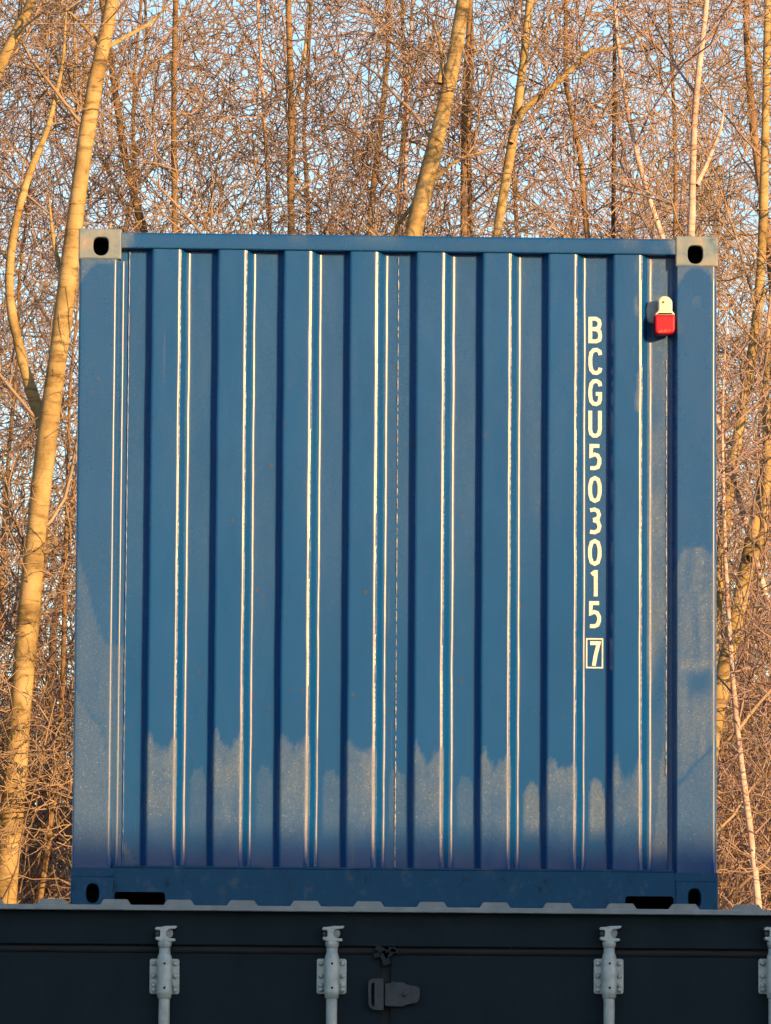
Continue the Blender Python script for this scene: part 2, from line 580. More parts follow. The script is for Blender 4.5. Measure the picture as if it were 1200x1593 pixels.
for j in range(-4, 4):
    a, b_ = xs0 + j * LW + gap, xs0 + (j + 1) * LW - gap
    d = low(box('door_leaf', a, b_, LY, LY + 0.05, 0.18, z_gk, M_DARK, None, 0.004))
    # rubber lip along the leaf's top
    s = bmesh.new()
    segs = 40
    vs = []
    for i in range(segs + 1):
        x = a - 0.008 + (b_ - a + 0.016) * i / segs
        w = 0.0025 * mnoise.noise((x * 5, 4.0, 0))
        ring = []
        for q in range(7):
            t = math.pi * q / 6
            ring.append(s.verts.new((x, LY + 0.014 - 0.018 * math.sin(t) + w, (z_hd + z_gk) / 2 + (z_hd - z_gk) * 0.60 * math.cos(t) + w)))
        vs.append(ring)
    for i in range(segs):
        for q in range(6):
            s.faces.new((vs[i][q], vs[i + 1][q], vs[i + 1][q + 1], vs[i][q + 1]))
    lip = bm_obj('rubber_lip', s, M_GASKET, None, True)
    lip.parent = d
for j in range(-3, 4):
    low(box('seam_gasket', xs0 + j * LW - gap - 0.002, xs0 + j * LW + gap + 0.002, LY + 0.016, LY + 0.03, 0.18, z_gk - 0.004, M_GASKET))
# frayed rubber at the seam's top
for dx, dz, a, sx, sz in ((-0.012, 0.004, 0.5, 0.03, 0.012), (0.016, -0.004, -0.7, 0.028, 0.012), (-0.004, -0.022, 1.2, 0.03, 0.016), (0.03, 0.006, 0.2, 0.022, 0.010), (-0.03, -0.012, -0.4, 0.016, 0.010)):
    o = box('frayed_rubber', -sx, sx, -0.006, 0.006, -sz, sz, M_GASKET, None, 0.004)
    o.location = (xs0 + dx, LY - 0.012, z_hd + dz - 0.02)
    o.rotation_euler.y = a
    low(o)


def rod_thing(px):
    x = P(px, 1520, LY)[0]
    y = LY - 0.035

    def Z(py):
        return P(px, py, LY)[2]
    rod = lathe('locking_rod', [(0.021, 0.20), (0.021, Z(1551)), (0.021, Z(1470)), (0.019, Z(1470) + 0.001)], M_GALV, None, 20, x, y)
    low(rod)

    def sub(o):
        o.parent = rod
        o.matrix_parent_inverse = (Matrix.Translation(-rootV)).inverted() @ Matrix.Translation(-rootV)
        return o
    # the collar and guide: a round sleeve on a bolted flange plate
    zt, zb = Z(1492), Z(1547)
    w, hh = 0.056, (zt - zb)
    fl = []
    rr = 0.009
    for cx_, cz_, a0 in ((w - rr, zt - rr, 0), (-w + rr, zt - rr, 90), (-w + rr, zb + rr, 180), (w - rr, zb + rr, 270)):
        for q in range(5):
            t = R(a0 + q * 22.5)
            fl.append((x + cx_ + rr * math.cos(t), cz_ + rr * math.sin(t)))
    sub(extrude_outline('flange_plate', fl, LY - 0.012, LY + 0.001, M_GALV, None, 0.003))
    sub(lathe('sleeve', [(0.023, zb - 0.018), (0.026, zb - 0.014), (0.0262, zb - 0.004), (0.0285, zb - 0.001), (0.029, zb + 0.006), (0.029, zt - 0.006), (0.0275, zt), (0.0265, zt + 0.001), (0.027, zt + 0.006), (0.0235, zt + 0.014), (0.0212, zt + 0.022)], M_GALV, None, 24, x, y))
    sub(lathe('neck', [(0.0215, zt + 0.038), (0.0228, zt + 0.044), (0.026, zt + 0.052), (0.026, zt + 0.060), (0.022, zt + 0.066)], M_GALV, None, 24, x, y))
    for s_ in (-1, 1):
        for zz in (zt - 0.018, zt - 0.065, zb + 0.045 - 0.012, zb + 0.016):
            o = lathe('bolt', [(0.0105, 0.0), (0.0105, 0.004), (0.008, 0.009), (0.003, 0.0105)], M_GALV, None, 10)
            o.rotation_euler.x = R(90)
            o.location = (x + s_ * 0.0405, LY - 0.0115, zz)
            o.data.transform(Matrix.Translation(o.location) @ Matrix.Rotation(R(90), 4, 'X'))
            o.location = (0, 0, 0); o.rotation_euler = (0, 0, 0)
            sub(o)
    for zz in (zt - 0.02, zb + 0.022):
        o = lathe('rivet_hole', [(0.0045, 0.0), (0.0045, 0.003), (0.003, 0.0035)], M_HOLE, None, 8)
        o.data.transform(Matrix.Translation((x, y - 0.0275, zz)) @ Matrix.Rotation(R(90), 4, 'X'))
        sub(o)
    # cam on the rod's head, gripping its keeper
    zc0, zc1 = Z(1466), Z(1441)
    cam_pts = [(-0.033, 0.006), (-0.037, 0.012), (-0.034, 0.018), (-0.020, 0.018), (-0.018, 0.024), (-0.018, 0.038), (-0.021, 0.043), (-0.036, 0.043), (-0.038, 0.048), (-0.034, 0.055),
               (-0.016, 0.056), (0.004, 0.060), (0.022, 0.060), (0.042, 0.061), (0.046, 0.058), (0.040, 0.050), (0.028, 0.048), (0.012, 0.046), (0.004, 0.036), (0.005, 0.022), (0.014, 0.014), (0.036, 0.012), (0.040, 0.007), (0.036, 0.001), (0.018, -0.001), (-0.016, 0.000)]
    sub(extrude_outline('cam', [(x + a, zc0 + c * 0.98) for a, c in cam_pts], y - 0.022, LY - 0.004, M_GALV, None, 0.003))
    kp = [(x + 0.010 + 0.019 * math.cos(t) * (1.0 if math.cos(t) < 0 else 1.1), zc0 + 0.032 + 0.021 * math.sin(t)) for t in np.linspace(0, 2 * math.pi, 14, endpoint=False)]
    sub(extrude_outline('keeper', kp, y - 0.010, LY - 0.006, M_VENT, None, 0.004))
    kp = [(x - 0.028 + 0.009 * math.cos(t), zc0 + 0.030 + 0.011 * math.sin(t)) for t in np.linspace(0, 2 * math.pi, 10, endpoint=False)]
    sub(extrude_outline('keeper', kp, y - 0.012, LY - 0.006, M_HINGE, None, 0.003))


per = (P(600 + 100, 1520, LY)[0] - P(600, 1520, LY)[0]) / 100.0
for px in (256, 516, 947, 1203):
    for sh in (-2, 0, 2):
        rod_thing(px + sh * LW / per)

# strap hinge across the seam
def hz(px, py):
    p = P(px, py, LY)
    return (p[0], p[2])


for sh in (-2 * LW, 0.0, 2 * LW):
    HG = low(extrude_outline('hinge', [(x + sh, z) for x, z in [hz(598, 1531), hz(607, 1530), hz(609, 1527.5), hz(628, 1529), hz(632, 1532), hz(647, 1534.5), hz(651, 1536), hz(653, 1540), hz(653, 1552), hz(651, 1559), hz(648, 1562), hz(634, 1564), hz(627, 1567.5), hz(612, 1567), hz(598, 1566)]], LY - 0.022, LY + 0.001, M_HINGE, None, 0.004))
    ol = [hz(575, 1525), hz(578, 1523.5), hz(595, 1523), hz(596.5, 1524.5), hz(596.5, 1571), hz(595, 1572.5), hz(581, 1571.5), hz(575, 1568), hz(573, 1562), hz(572.5, 1530)]
    il = [hz(578.5, 1531), hz(579, 1530), hz(581.5, 1529.5), hz(582.5, 1530), hz(582.5, 1563), hz(581.5, 1565.5), hz(580, 1566.5), hz(578.5, 1565), hz(577.5, 1562), hz(577.3, 1536)]
    V, F = [], []
    for y in (LY - 0.030, LY + 0.001):
        V += [(x + sh, y, z) for x, z in ol]
    for y in (LY - 0.030, LY - 0.004):
        V += [(x + sh, y, z) for x, z in il]
    q = len(ol)
    for i in range(q):
        j = (i + 1) % q
        F += [(i, j, 2 * q + j, 2 * q + i), (i, q + i, q + j, j), (2 * q + i, 2 * q + j, 3 * q + j, 3 * q + i)]
    kn = mesh_obj('hinge_knuckle', V, F, M_HINGE)
    bm = bmesh.new(); bm.from_mesh(kn.data)
    bmesh.ops.recalc_face_normals(bm, faces=bm.faces[:])
    bm.to_mesh(kn.data); bm.free()
    kn.parent = HG
    p = hz(629, 1548)
    o = lathe('hinge_bolt', [(0.009, 0), (0.009, 0.003), (0.006, 0.006), (0.002, 0.007)], M_HINGE, None, 12)
    o.data.transform(Matrix.Translation((p[0] + sh, LY - 0.0215, p[1])) @ Matrix.Rotation(R(90), 4, 'X'))
    o.parent = HG
# a few pale scuffs on the rubber lip right of the seam
for px, py, w in ((783, 1472, 0.006), (795, 1474, 0.004), (828, 1472, 0.005), (838, 1471.5, 0.006)):
    p = P(px, py, LY - 0.02)
    o = low(extrude_outline('paint_chip', [(p[0] + w * math.cos(t) * (1 + 0.3 * math.sin(3 * t)), p[2] + w * 0.7 * math.sin(t)) for t in np.linspace(0, 6.28, 9, endpoint=False)], LY - 0.0095, LY - 0.004, M_GALV))

# ------------------------------------------------------------------ blue container
BW, BH, BL = 1.2235, 2.591, 2.43
BC = empty('shipping_container', (0, BL / 2, ZB), 'weathered blue steel shipping container with white letters stacked on the dark container', 'container')
bV = Vector(BC.location)


def blu(o):
    return keep(o, BC)


def bx(px, py=450, Y=0.0):
    return P(px, py, Y)[0]


Y_OUT, Y_IN = 0.010, 0.050
pb = 388.0
dark = [233.5, 336, 438.5, 541.5, 645, 748, 850, 951.5, 1049]
# profile of the corrugated wall: inner flat, left facing slope, outer flat, right facing slope, inner flat ...
pts = [(bx(184), Y_IN)]
rads = [0]
flats_out, flats_in = [], []
last = 186
for i in range(8):
    a = dark[i]
    o0, o1 = a + 4.5, a + 49.0
    i0 = a + 57.0
    pts += [(bx(a - 5.0, 450, Y_IN), Y_IN), (bx(o0), Y_OUT), (bx(o1), Y_OUT), (bx(i0, 450, Y_IN), Y_IN)]
    rads += [0.012, 0.012, random.Random(i * 7 + 1).uniform(0.024, 0.036), random.Random(i * 5 + 2).uniform(0.024, 0.036)]
    flats_out.append((a + 6, o1 - 4)); flats_in.append((last, a - 5)); last = i0 + 4
flats_in.append((last, 1046))
pts.append((bx(1052), Y_IN)); rads.append(0)
prof = subdiv(fillet(pts, rads, 9), 0.009)
z0 = P(600, 1351, 0)[2]
z1 = P(600, 383, 0)[2]
zs = list(np.linspace(z0 - 0.02, z1 + 0.01, 250))

TOPS = [1150, 1149, 1154, 1163, 1174, 1184, 1190, 1194]
INS = {0: (1210, 0.0, 0.3), 1: (1190, 0.35, 0.9), 2: (1192, 0.32, 0.9), 3: (1200, 0.40, 0.9), 4: (1192, 0.42, 0.85), 5: (1208, 0.38, 0.9), 6: (1213, 0.85, 0.9), 7: (1213, 0.95, 0.9)}


def px_ref(V):
    """horizontal place along the wall, in the pixel scale of the wall at one height"""
    q = np.array(V, float)
    q[:, 2] = P(600, 450, 0)[2]
    return proj(q)[0]


def panel_dew_sheen(px, py, V):
    ux = px_ref(V)
    d = np.zeros(len(px))
    wob = vnoise(px, py, 0.05, 0.02, 2.2) * 16 + vnoise(px, py, 0.16, 0.06, 5.5) * 10 + vnoise(px, py, 0.4, 0.2, 6.5) * 5
    mott = 0.72 + 0.38 * vnoise(px, py, 0.05, 0.022, 61.0) + 0.22 * vnoise(px, py, 0.16, 0.09, 62.0)
    vr = np.random.RandomState(5)
    pyw = py + wob
    low_end = 1 - sstep(py + vnoise(px, py, 0.05, 0.004, 8.8) * 14, 1262, 1345)
    for (a, b_), top in zip(flats_out, TOPS):
        u = (ux - a) / (b_ - a)
        ok = (u > -0.12) & (u < 1.13)
        q = vr.uniform(0.5, 1.5, 5)
        t = top - 20 * q[0] * np.exp(-((u - 0.04) / 0.14) ** 2) + 9 * q[1] * np.exp(-((u - 0.3 - 0.25 * q[3]) / 0.22) ** 2) - 12 * q[2] * np.exp(-((u - 1.0) / 0.12) ** 2)
        m_ = sstep(pyw, t - 5 * q[4], t + 14 * q[4]) * low_end * np.clip(mott + 0.15 * (q[1] - 1), 0.15, 1) * (1 - 0.35 * sstep(py, 1215, 1300))
        d = np.where(ok, np.maximum(d, m_), d)
    for i, (a, b_) in enumerate(flats_in):
        u = (ux - a) / (b_ - a)
        ok = (u > -0.15) & (u < 1.1)
        if i < 8:
            top, st, wd = INS[i]
            side = sstep(u, 0.16, 0.34) * (1 - sstep(u, wd - 0.02, wd + 0.13))
            t = top + 26 * ((u - 0.55) / 0.45) ** 2
            m_ = sstep(pyw, t - 3, t + 12) * (1 - sstep(py, 1275, 1318)) * st * side
            m_ = np.maximum(m_, (0.17 + 0.10 * vnoise(px, py, 0.02, 0.006, 12.0)) * (1 - sstep(py, 760, 1100)))
        else:
            blot = 0.62 + 0.5 * vnoise(px, py, 0.035, 0.014, 3.3)
            dry = np.exp(-((py - 1075 + (u - 0.5) * 60) / 70) ** 2) * (u < 0.62)
            m_ = np.clip(blot, 0.15, 1) * (1 - 0.9 * dry) * (1 - 0.5 * sstep(py, 1130, 1170) * (u < 0.5 + (1190 - py) / 400)) * (1 - sstep(py, 1318, 1350))
        d = np.where(ok, np.maximum(d, m_), d)
    d = np.maximum(d, (0.07 + 0.07 * vnoise(px, py, 0.03, 0.005, 19.0)) * (1 - sstep(py, 640, 1060)))  # paler upper wall: sky sheen painted into the mask, fading downward
    # left-over drips by the padlock side and a run low on the first recess
    d = np.maximum(d, 0.75 * sstep(py + 6 * vnoise(px, py, .2, .08, 1.), 1306, 1318) * (ux < 222) * (ux < 196 + (py - 1290) * 0.45) * (1 - sstep(py, 1340, 1352)))
    rim = np.exp(-((ux - 992) / 4.0) ** 2) * sstep(vnoise(px, py, 0.1, 0.02, 7.1), 0.0, 0.3) * (py < 640)
    return np.clip(np.maximum(d, 0.9 * rim), 0, 1)


wall = blu(sheet('corrugated_end_wall', prof, zs, M_DEW_SHEEN, None, 0.0016, panel_dew_sheen))


# corner posts of the front, with rolled edges
def post_dew_left(px, py, V):
    ux = px_ref(V)
    w = vnoise(px, py, 0.03, 0.02, 4.4) * 6 + vnoise(px, py, 0.15, 0.08, 6.4) * 2
    b1 = np.interp(ux, [110, 126, 140, 152, 166, 176, 190], [820, 850, 905, 948, 985, 1000, 1000])
    b2 = np.interp(ux, [110, 122, 132, 140, 150, 165, 172, 190], [1052, 1062, 1075, 1098, 1115, 1128, 1150, 1400])
    d = 0.50 * sstep(py + w, b1 - 2, b1 + 8)
    d = np.where(py + w > b2, 0.66, d)
    d = d * (1 - 0.65 * np.exp(-((py + w - b2) / 4.0) ** 2)) * (1 - 0.3 * np.exp(-((py + w - b1) / 4.0) ** 2))
    ring = (py < 425) & (ux < 140)
    top = sstep(410 + 0.030 * (ux - 158) ** 2 * (ux < 158) - py + w * 0.4, -3, 3) * (py < 450)
    d = np.maximum(d, 0.75 * top)
    d = np.maximum(d, 0.16)
    return np.clip(d * (1 - sstep(py, 1300, 1360)), 0, 1)


def post_dew_right(px, py, V):
    ux = px_ref(V)
    w = vnoise(px, py, 0.05, 0.03, 14.4) * 7 + vnoise(px, py, 0.2, 0.1, 16.4) * 4
    v = (ux - 1085) / 30.0
    t = 850 + 26 * np.abs(v) ** 3
    band = sstep(py + w, t - 3, t + 5)
    b3 = np.interp(ux, [1050, 1064, 1080, 1100, 1118], [1225, 1212, 1190, 1172, 1150])
    d = band * (0.62 + 0.35 * vnoise(px, py, 0.10, 0.012, 21.) + 0.2 * vnoise(px, py, 0.2, 0.1, 25.))
    notch = np.exp(-((py + w - 1062) / 20) ** 2 - ((ux - 1087) / 20) ** 2)
    d = d * (1 - 0.95 * notch) - 0.2 * np.exp(-((py - 900) / 40) ** 2 - ((ux - 1070) / 10) ** 2)
    d = np.where(py + w * 0.5 > b3, 0.42, d)
    d = d * (1 - 0.8 * np.exp(-((py + w * 0.5 - b3) / 4.5) ** 2))
    d = d + 0.7 * np.exp(-((py - 905) / 55) ** 2 - ((ux - 1092) / 5) ** 2) * (vnoise(px, py, 0.3, 0.12, 71.) > 0.1) + 0.5 * np.exp(-((py + w - 1035) / 9) ** 2) * (np.abs(ux - 1085) < 26)
    top = sstep(416 + 0.030 * (ux - 1085) ** 2 - py + w * 0.3, -3, 3) * (py < 450)
    d = np.maximum(d, 0.7 * top)
    d = np.maximum(d, 0.13 + 0.25 * sstep(vnoise(px, py, 0.03, 0.03, 31.), 0.25, 0.5) * (py < 520))
    return np.clip(d * (1 - sstep(py, 1300, 1360)), 0, 1)


pz0, pz1 = ZB + 0.117, ZB + BH - 0.117
zs_p = list(np.linspace(pz0, pz1, 200))
lp = fillet([(-BW + 0.004, 0.17), (-BW + 0.004, 0.001), (bx(182), 0.001), (bx(190, 450, 0.05), 0.047), (bx(203), 0.047)], [0, 0.010, 0.018, 0.016, 0], 8)
blu(sheet('corner_post', subdiv(lp, 0.012), zs_p, M_DEW_SHEEN, None, 0.0006, post_dew_left))
rp = fillet([(bx(1043), 0.047), (bx(1048.5), 0.045), (bx(1054), 0.001), (BW - 0.004, 0.001), (BW - 0.004, 0.17)], [0, 0.004, 0.006, 0.016, 0], 6)
blu(sheet('corner_post', subdiv(rp, 0.012), zs_p, M_DEW_SHEEN, None, 0.0006, post_dew_right))
# the weld bead beside the left post
V = []
F = []
rng = random.Random(4)
nb = 160
for i in range(nb):
    z = z0 + (z1 - z0) * i / (nb - 1)
    r = 0.0035 + 0.0016 * rng.random()
    c = bx(201, 450, Y_IN) + 0.0012 * (rng.random() - 0.5)
    for q in range(6):
        t = math.pi * q / 5
        V.append((c - r * math.cos(t), Y_IN - 0.002 - r * math.sin(t), z))
    if i:
        for q in range(5):
            F.append(((i - 1) * 6 + q, (i - 1) * 6 + q + 1, i * 6 + q + 1, i * 6 + q))
blu(mesh_obj('weld_bead', V, F, M_BLUE, None, True))
# a broken bead down the fourth recess and the last one, as old sealant
for pxc, ys, ye, sd in ((620, 400, 1345, 7), (1037, 560, 1200, 9)):
    rng = random.Random(sd)
    V, F = [], []
    cnt = 0
    y = ys
    while y < ye:
        ln = rng.uniform(6, 26)
        pa, pc = P(pxc, y, Y_IN), P(pxc, y + ln, Y_IN)
        xo = bx(pxc, 450, Y_IN)
        r = rng.uniform(0.0018, 0.0034)
        for i in range(4):
            z = pa[2] + (pc[2] - pa[2]) * i / 3
            rr = r * (0.55 if i in (0, 3) else 1.0)
            for q in range(5):
                t = math.pi * q / 4
                V.append((xo + rng.uniform(-.0006, .0006) - rr * math.cos(t), Y_IN - 0.0015 - rr * math.sin(t), z))
            if i:
                for q in range(4):
                    b0 = cnt + (i - 1) * 5 + q
                    F.append((b0, b0 + 1, b0 + 6, b0 + 5))
        cnt += 20
        y += ln + rng.uniform(1, 7)
    blu(mesh_obj('sealant_bead', V, F, M_SEAL, None, True))


# corner castings with their hand holes
def casting(sx, top, front):
    x1, x0 = BW, BW - 0.163
    zlo, zhi = (ZB + BH - 0.118, ZB + BH) if top else (ZB, ZB + 0.118)
    y0, y1 = (-0.003, 0.172) if front else (BL - 0.172, BL + 0.003)
    cx = (x0 + x1) / 2
    material = M_CAST if top else M_RAILB
    if front:
        if top:
            cx = bx(1082, 396) if sx > 0 else -bx(157, 383)
            hw, hh_ = 0.029, 0.035
            hzc = P(1082 if sx > 0 else 157, 396 if sx > 0 else 383, 0)[2]
        else:
            cx = bx(1081, 1393) if sx > 0 else -bx(144, 1391)
            hw, hh_ = 0.024, 0.036
            hzc = ZB + 0.054
        NP = 40
        hole = []
        for i in range(NP):
            t = 2 * math.pi * i / NP
            c, s_ = math.cos(t), math.sin(t)
            e = 2.6 if not top else (3.6 if s_ > 0 else 2.3)
            hole.append((cx * sx + hw * math.copysign(abs(c) ** (2 / e), c), hzc + hh_ * math.copysign(abs(s_) ** (2 / e), s_)))
        xa, xb = sorted((x0 * sx, x1 * sx))
        rc = 0.008
        rect = []
        ox, oz = cx * sx, hzc
        for i in range(NP):
            # cast rays from the hole's centre to the outline
            dx, dz = hole[i][0] - ox, hole[i][1] - oz
            tx = ((xb if dx > 0 else xa) - ox) / dx if abs(dx) > 1e-9 else 1e9
            tz = ((zhi if dz > 0 else zlo) - oz) / dz if abs(dz) > 1e-9 else 1e9
            t = min(tx, tz)
            rect.append([ox + dx * t, oz + dz * t])
        for cxx in (xa, xb):
            for czz in (zlo, zhi):
                kbest = min(range(NP), key=lambda k_: (rect[k_][0] - cxx) ** 2 + (rect[k_][1] - czz) ** 2)
                rect[kbest] = [cxx, czz]
        V, F = [], []
        mid = [((xa + xb) / 2), (zlo + zhi) / 2]

        def inset(p, d):
            return (p[0] + (d if p[0] < mid[0] - 1e-6 and abs(p[0] - xa) < 1e-6 else (-d if abs(p[0] - xb) < 1e-6 else 0)), p[1] + (d if abs(p[1] - zlo) < 1e-6 else (-d if abs(p[1] - zhi) < 1e-6 else 0)))
        rings = []
        rings.append([(p[0], y1, p[1]) for p in rect])
        rings.append([(p[0], y0 + 0.006, p[1]) for p in rect])
        rings.append([(inset(p, .002)[0], y0 + 0.002, inset(p, .002)[1]) for p in rect])
        rings.append([(inset(p, .006)[0], y0, inset(p, .006)[1]) for p in rect])

        def grow(k_, gr):
            return (ox + (hole[k_][0] - ox) * gr, oz + (hole[k_][1] - oz) * gr)
        rings.append([(grow(k_, 1.10)[0], y0, grow(k_, 1.10)[1]) for k_ in range(NP)])
        rings.append([(grow(k_, 1.03)[0], y0 + 0.002, grow(k_, 1.03)[1]) for k_ in range(NP)])
        rings.append([(hole[k_][0], y0 + 0.006, hole[k_][1]) for k_ in range(NP)])
        rings.append([(hole[k_][0], y0 + 0.028, hole[k_][1]) for k_ in range(NP)])
        for rg in rings:
            V += rg
        for i in range(len(rings) - 1):
            for k_ in range(NP):
                k2 = (k_ + 1) % NP
                F.append((i * NP + k_, i * NP + k2, (i + 1) * NP + k2, (i + 1) * NP + k_))
        F.append(tuple(range(NP)))
        o = mesh_obj('corner_casting', V, F, material)
        bm = bmesh.new(); bm.from_mesh(o.data)
        bmesh.ops.recalc_face_normals(bm, faces=bm.faces[:])
        bm.to_mesh(o.data); bm.free()
        blu(o)
        # the dark hollow behind the hole
        V, F = [], []
        for gy, gr in ((y0 + 0.0275, 1.005), (y0 + 0.029, 1.25), (y0 + 0.14, 1.25)):
            V += [(ox + (hx - ox) * gr, gy, oz + (hz_ - oz) * gr) for hx, hz_ in hole]
        for i in range(2):
            for k_ in range(NP):
                k2 = (k_ + 1) % NP
                F.append((i * NP + k_, i * NP + k2, (i + 1) * NP + k2, (i + 1) * NP + k_))
        F.append(tuple(2 * NP + k_ for k_ in range(NP)))
        hl = mesh_obj('casting_hollow', V, F, M_HOLE)
        hl.parent = o
    else:
        xa, xb = sorted((x0 * sx, x1 * sx))
        blu(box('corner_casting', xa, xb, y0, y1, zlo, zhi, material, None, 0.005))


for sx in (-1, 1):
    for top in (True, False):
        for front in (True, False):
            casting(sx, top, front)

# top rail: pressed channel with rounded shoulders
xa, xb = -BW + 0.1632, BW - 0.1632
zt0 = P(600, 390.5, 0)[2]
zt1 = ZB + BH - 0.012
V, F = [], []
rp_ = fillet([(0.10, zt1 + 0.001), (0.0005, zt1), (0.0005, zt0), (0.085, zt0 - 0.0005)], [0, 0.010, 0.005, 0], 5)
nx = 120


def rail_dew(px, py, V):
    ux = px_ref(V)
    w = vnoise(px, py, 0.08, 0.08, 44.) * 4
    d = sstep(199 + 0.30 * (388 - py) - ux + w, -5, 5) + sstep(ux - 1046 + 0.3 * (395 - py) + w, -5, 5)
    d = d * 0.9 + 0.10 + 0.3 * sstep(vnoise(px, py, 0.02, 0.05, 47.), 0.15, 0.5)
    return np.clip(d, 0, 1)


prr = np.array(rp_)
n = len(prr)
Vn = np.zeros((nx, n, 3))
Vn[:, :, 0] = np.linspace(xa, xb, nx)[:, None]
Vn[:, :, 1] = prr[:, 0]
Vn[:, :, 2] = prr[:, 1]
for i in range(nx):
    Vn[i, :, 1] += 0.0008 * mnoise.noise((Vn[i, 0, 0] * 4, 2, 2))
idx = np.arange(nx * n).reshape(nx, n)
Fq = np.stack([idx[:-1, :-1], idx[1:, :-1], idx[1:, 1:], idx[:-1, 1:]], -1).reshape(-1, 4)
tr = quads_obj('top_rail', Vn.reshape(-1, 3), Fq, M_DEW_SHEEN)
px, py = proj(Vn.reshape(-1, 3))
at = tr.data.attributes.new('dew', 'FLOAT', 'POINT')
at.data.foreach_set('value', rail_dew(px, py, Vn.reshape(-1, 3)).astype(np.float32))
blu(tr)

# bottom rail with lifting slots open to below
zr = P(600, 1354, 0)[2]
s1a, s1b = bx(178, 1395), bx(257, 1395)
s2a, s2b = bx(973, 1398), bx(1049, 1398)
zsl = P(600, 1391, 0)[2]
xs_ = [xa, s1a, s1b, s2a, s2b, xb]
V, F = [], []


def quad4(a, b_, c_, d_):
    k0 = len(V)
    V.extend((a, b_, c_, d_))
    F.append((k0, k0 + 1, k0 + 2, k0 + 3))


yf, yk, zlo_ = 0.002, 0.012, ZB + 0.004
for i in range(5):
    u, v = xs_[i], xs_[i + 1]
    quad4((u, yf, zsl), (v, yf, zsl), (v, yf, zr), (u, yf, zr))
    quad4((u, yk, zsl), (v, yk, zsl), (v, yk, zr), (u, yk, zr))
    quad4((u, yf, zr), (v, yf, zr), (v, yk, zr), (u, yk, zr))
    if i % 2 == 0:
        quad4((u, yf, zlo_), (v, yf, zlo_), (v, yf, zsl), (u, yf, zsl))
        quad4((u, yk, zlo_), (v, yk, zlo_), (v, yk, zsl), (u, yk, zsl))
        quad4((u, yf, zlo_), (u, yk, zlo_), (u, yk, zsl), (u, yf, zsl))
        quad4((v, yf, zlo_), (v, yk, zlo_), (v, yk, zsl), (v, yf, zsl))
    else:
        quad4((u, yf, zsl), (v, yf, zsl), (v, yk, zsl), (u, yk, zsl))
        for e0, sg in ((u, 1), (v, -1)):      # rounded upper corners of the slot
            quad4((e0, yf, zsl), (e0 + sg * 0.012, yf, zsl), (e0 + sg * 0.003, yf, zsl - 0.004), (e0, yf, zsl - 0.013))
bm = bmesh.new()
vv = [bm.verts.new(v) for v in V]
for f in F:
    bm.faces.new([vv[i] for i in f])
bmesh.ops.remove_doubles(bm, verts=bm.verts[:], dist=1e-6)
blu(bm_obj('bottom_rail', bm, M_RAILB))
blu(box('bottom_rail_ledge', bx(186), bx(1050), 0.004, 0.06, zr + 0.0005, zr + 0.010, M_RAILB, None, 0.003))
for a, b_ in ((s1a, s1b), (s2a, s2b)):
    blu(box('slot_shade_sheet', a - 0.02, b_ + 0.02, 0.30, 0.31, ZB + 0.002, zsl + 0.03, M_HOLE))  # dark sheet added behind the slot, its inner shade put into the colour
# lower gusset plate seams on the two posts' feet
for sx in (-1, 1):
    a, b_ = sorted((sx * (BW - 0.001), sx * (BW - 0.1628)))
    blu(box('post_foot_plate', a, b_, -0.0022, 0.003, ZB + 0.1185, zr, M_RAILB, None, 0.001))

# the remaining walls, roof and floor
def side_profile():
    pr = []
    y = 0.172
    while y < BL - 0.30:
        pr += [(0.0, y), (0.0, y + 0.07), (0.036, y + 0.105), (0.036, y + 0.175)]
        y += 0.278 * 0.75 + 0.035
    pr.append((0.0, BL - 0.172))
    return pr


for sx in (-1, 1):
    pr = side_profile()
    V, F = [], []
    for d, y in pr:
        V += [(sx * (BW - 0.012 - d), y, ZB + 0.10), (sx * (BW - 0.012 - d), y, ZB + BH - 0.06)]
    for i in range(len(pr) - 1):
        F.append((2 * i, 2 * i + 2, 2 * i + 3, 2 * i + 1))
    blu(mesh_obj('corrugated_side_wall', V, F, M_BLUE))
    xa_, xb_ = sorted((sx * (BW - 0.004), sx * (BW - 0.064)))
    blu(box('side_top_rail', xa_, xb_, 0.173, BL - 0.173, ZB + BH - 0.075, ZB + BH - 0.013, M_BLUE, None, 0.004))
    blu(box('side_bottom_rail', xa_, xb_, 0.173, BL - 0.173, ZB + 0.004, ZB + 0.15, M_BLUE, None, 0.004))
    blu(box('rear_corner_post', sx * (BW - 0.06) - 0.05, sx * (BW - 0.06) + 0.05, BL - 0.14, BL - 0.004, ZB + 0.118, ZB + BH - 0.118, M_BLUE, None, 0.006))
blu(box('roof', -BW + 0.02, BW - 0.02, 0.10, BL - 0.03, ZB + BH - 0.03, ZB + BH - 0.016, M_BLUE))
blu(box('rear_wall', -BW + 0.03, BW - 0.03, BL - 0.06, BL - 0.02, ZB + 0.02, ZB + BH - 0.031, M_BLUE))
blu(box('floor', -BW + 0.03, BW - 0.03, 0.07, BL - 0.07, ZB + 0.13, ZB + 0.16, M_HOLE))

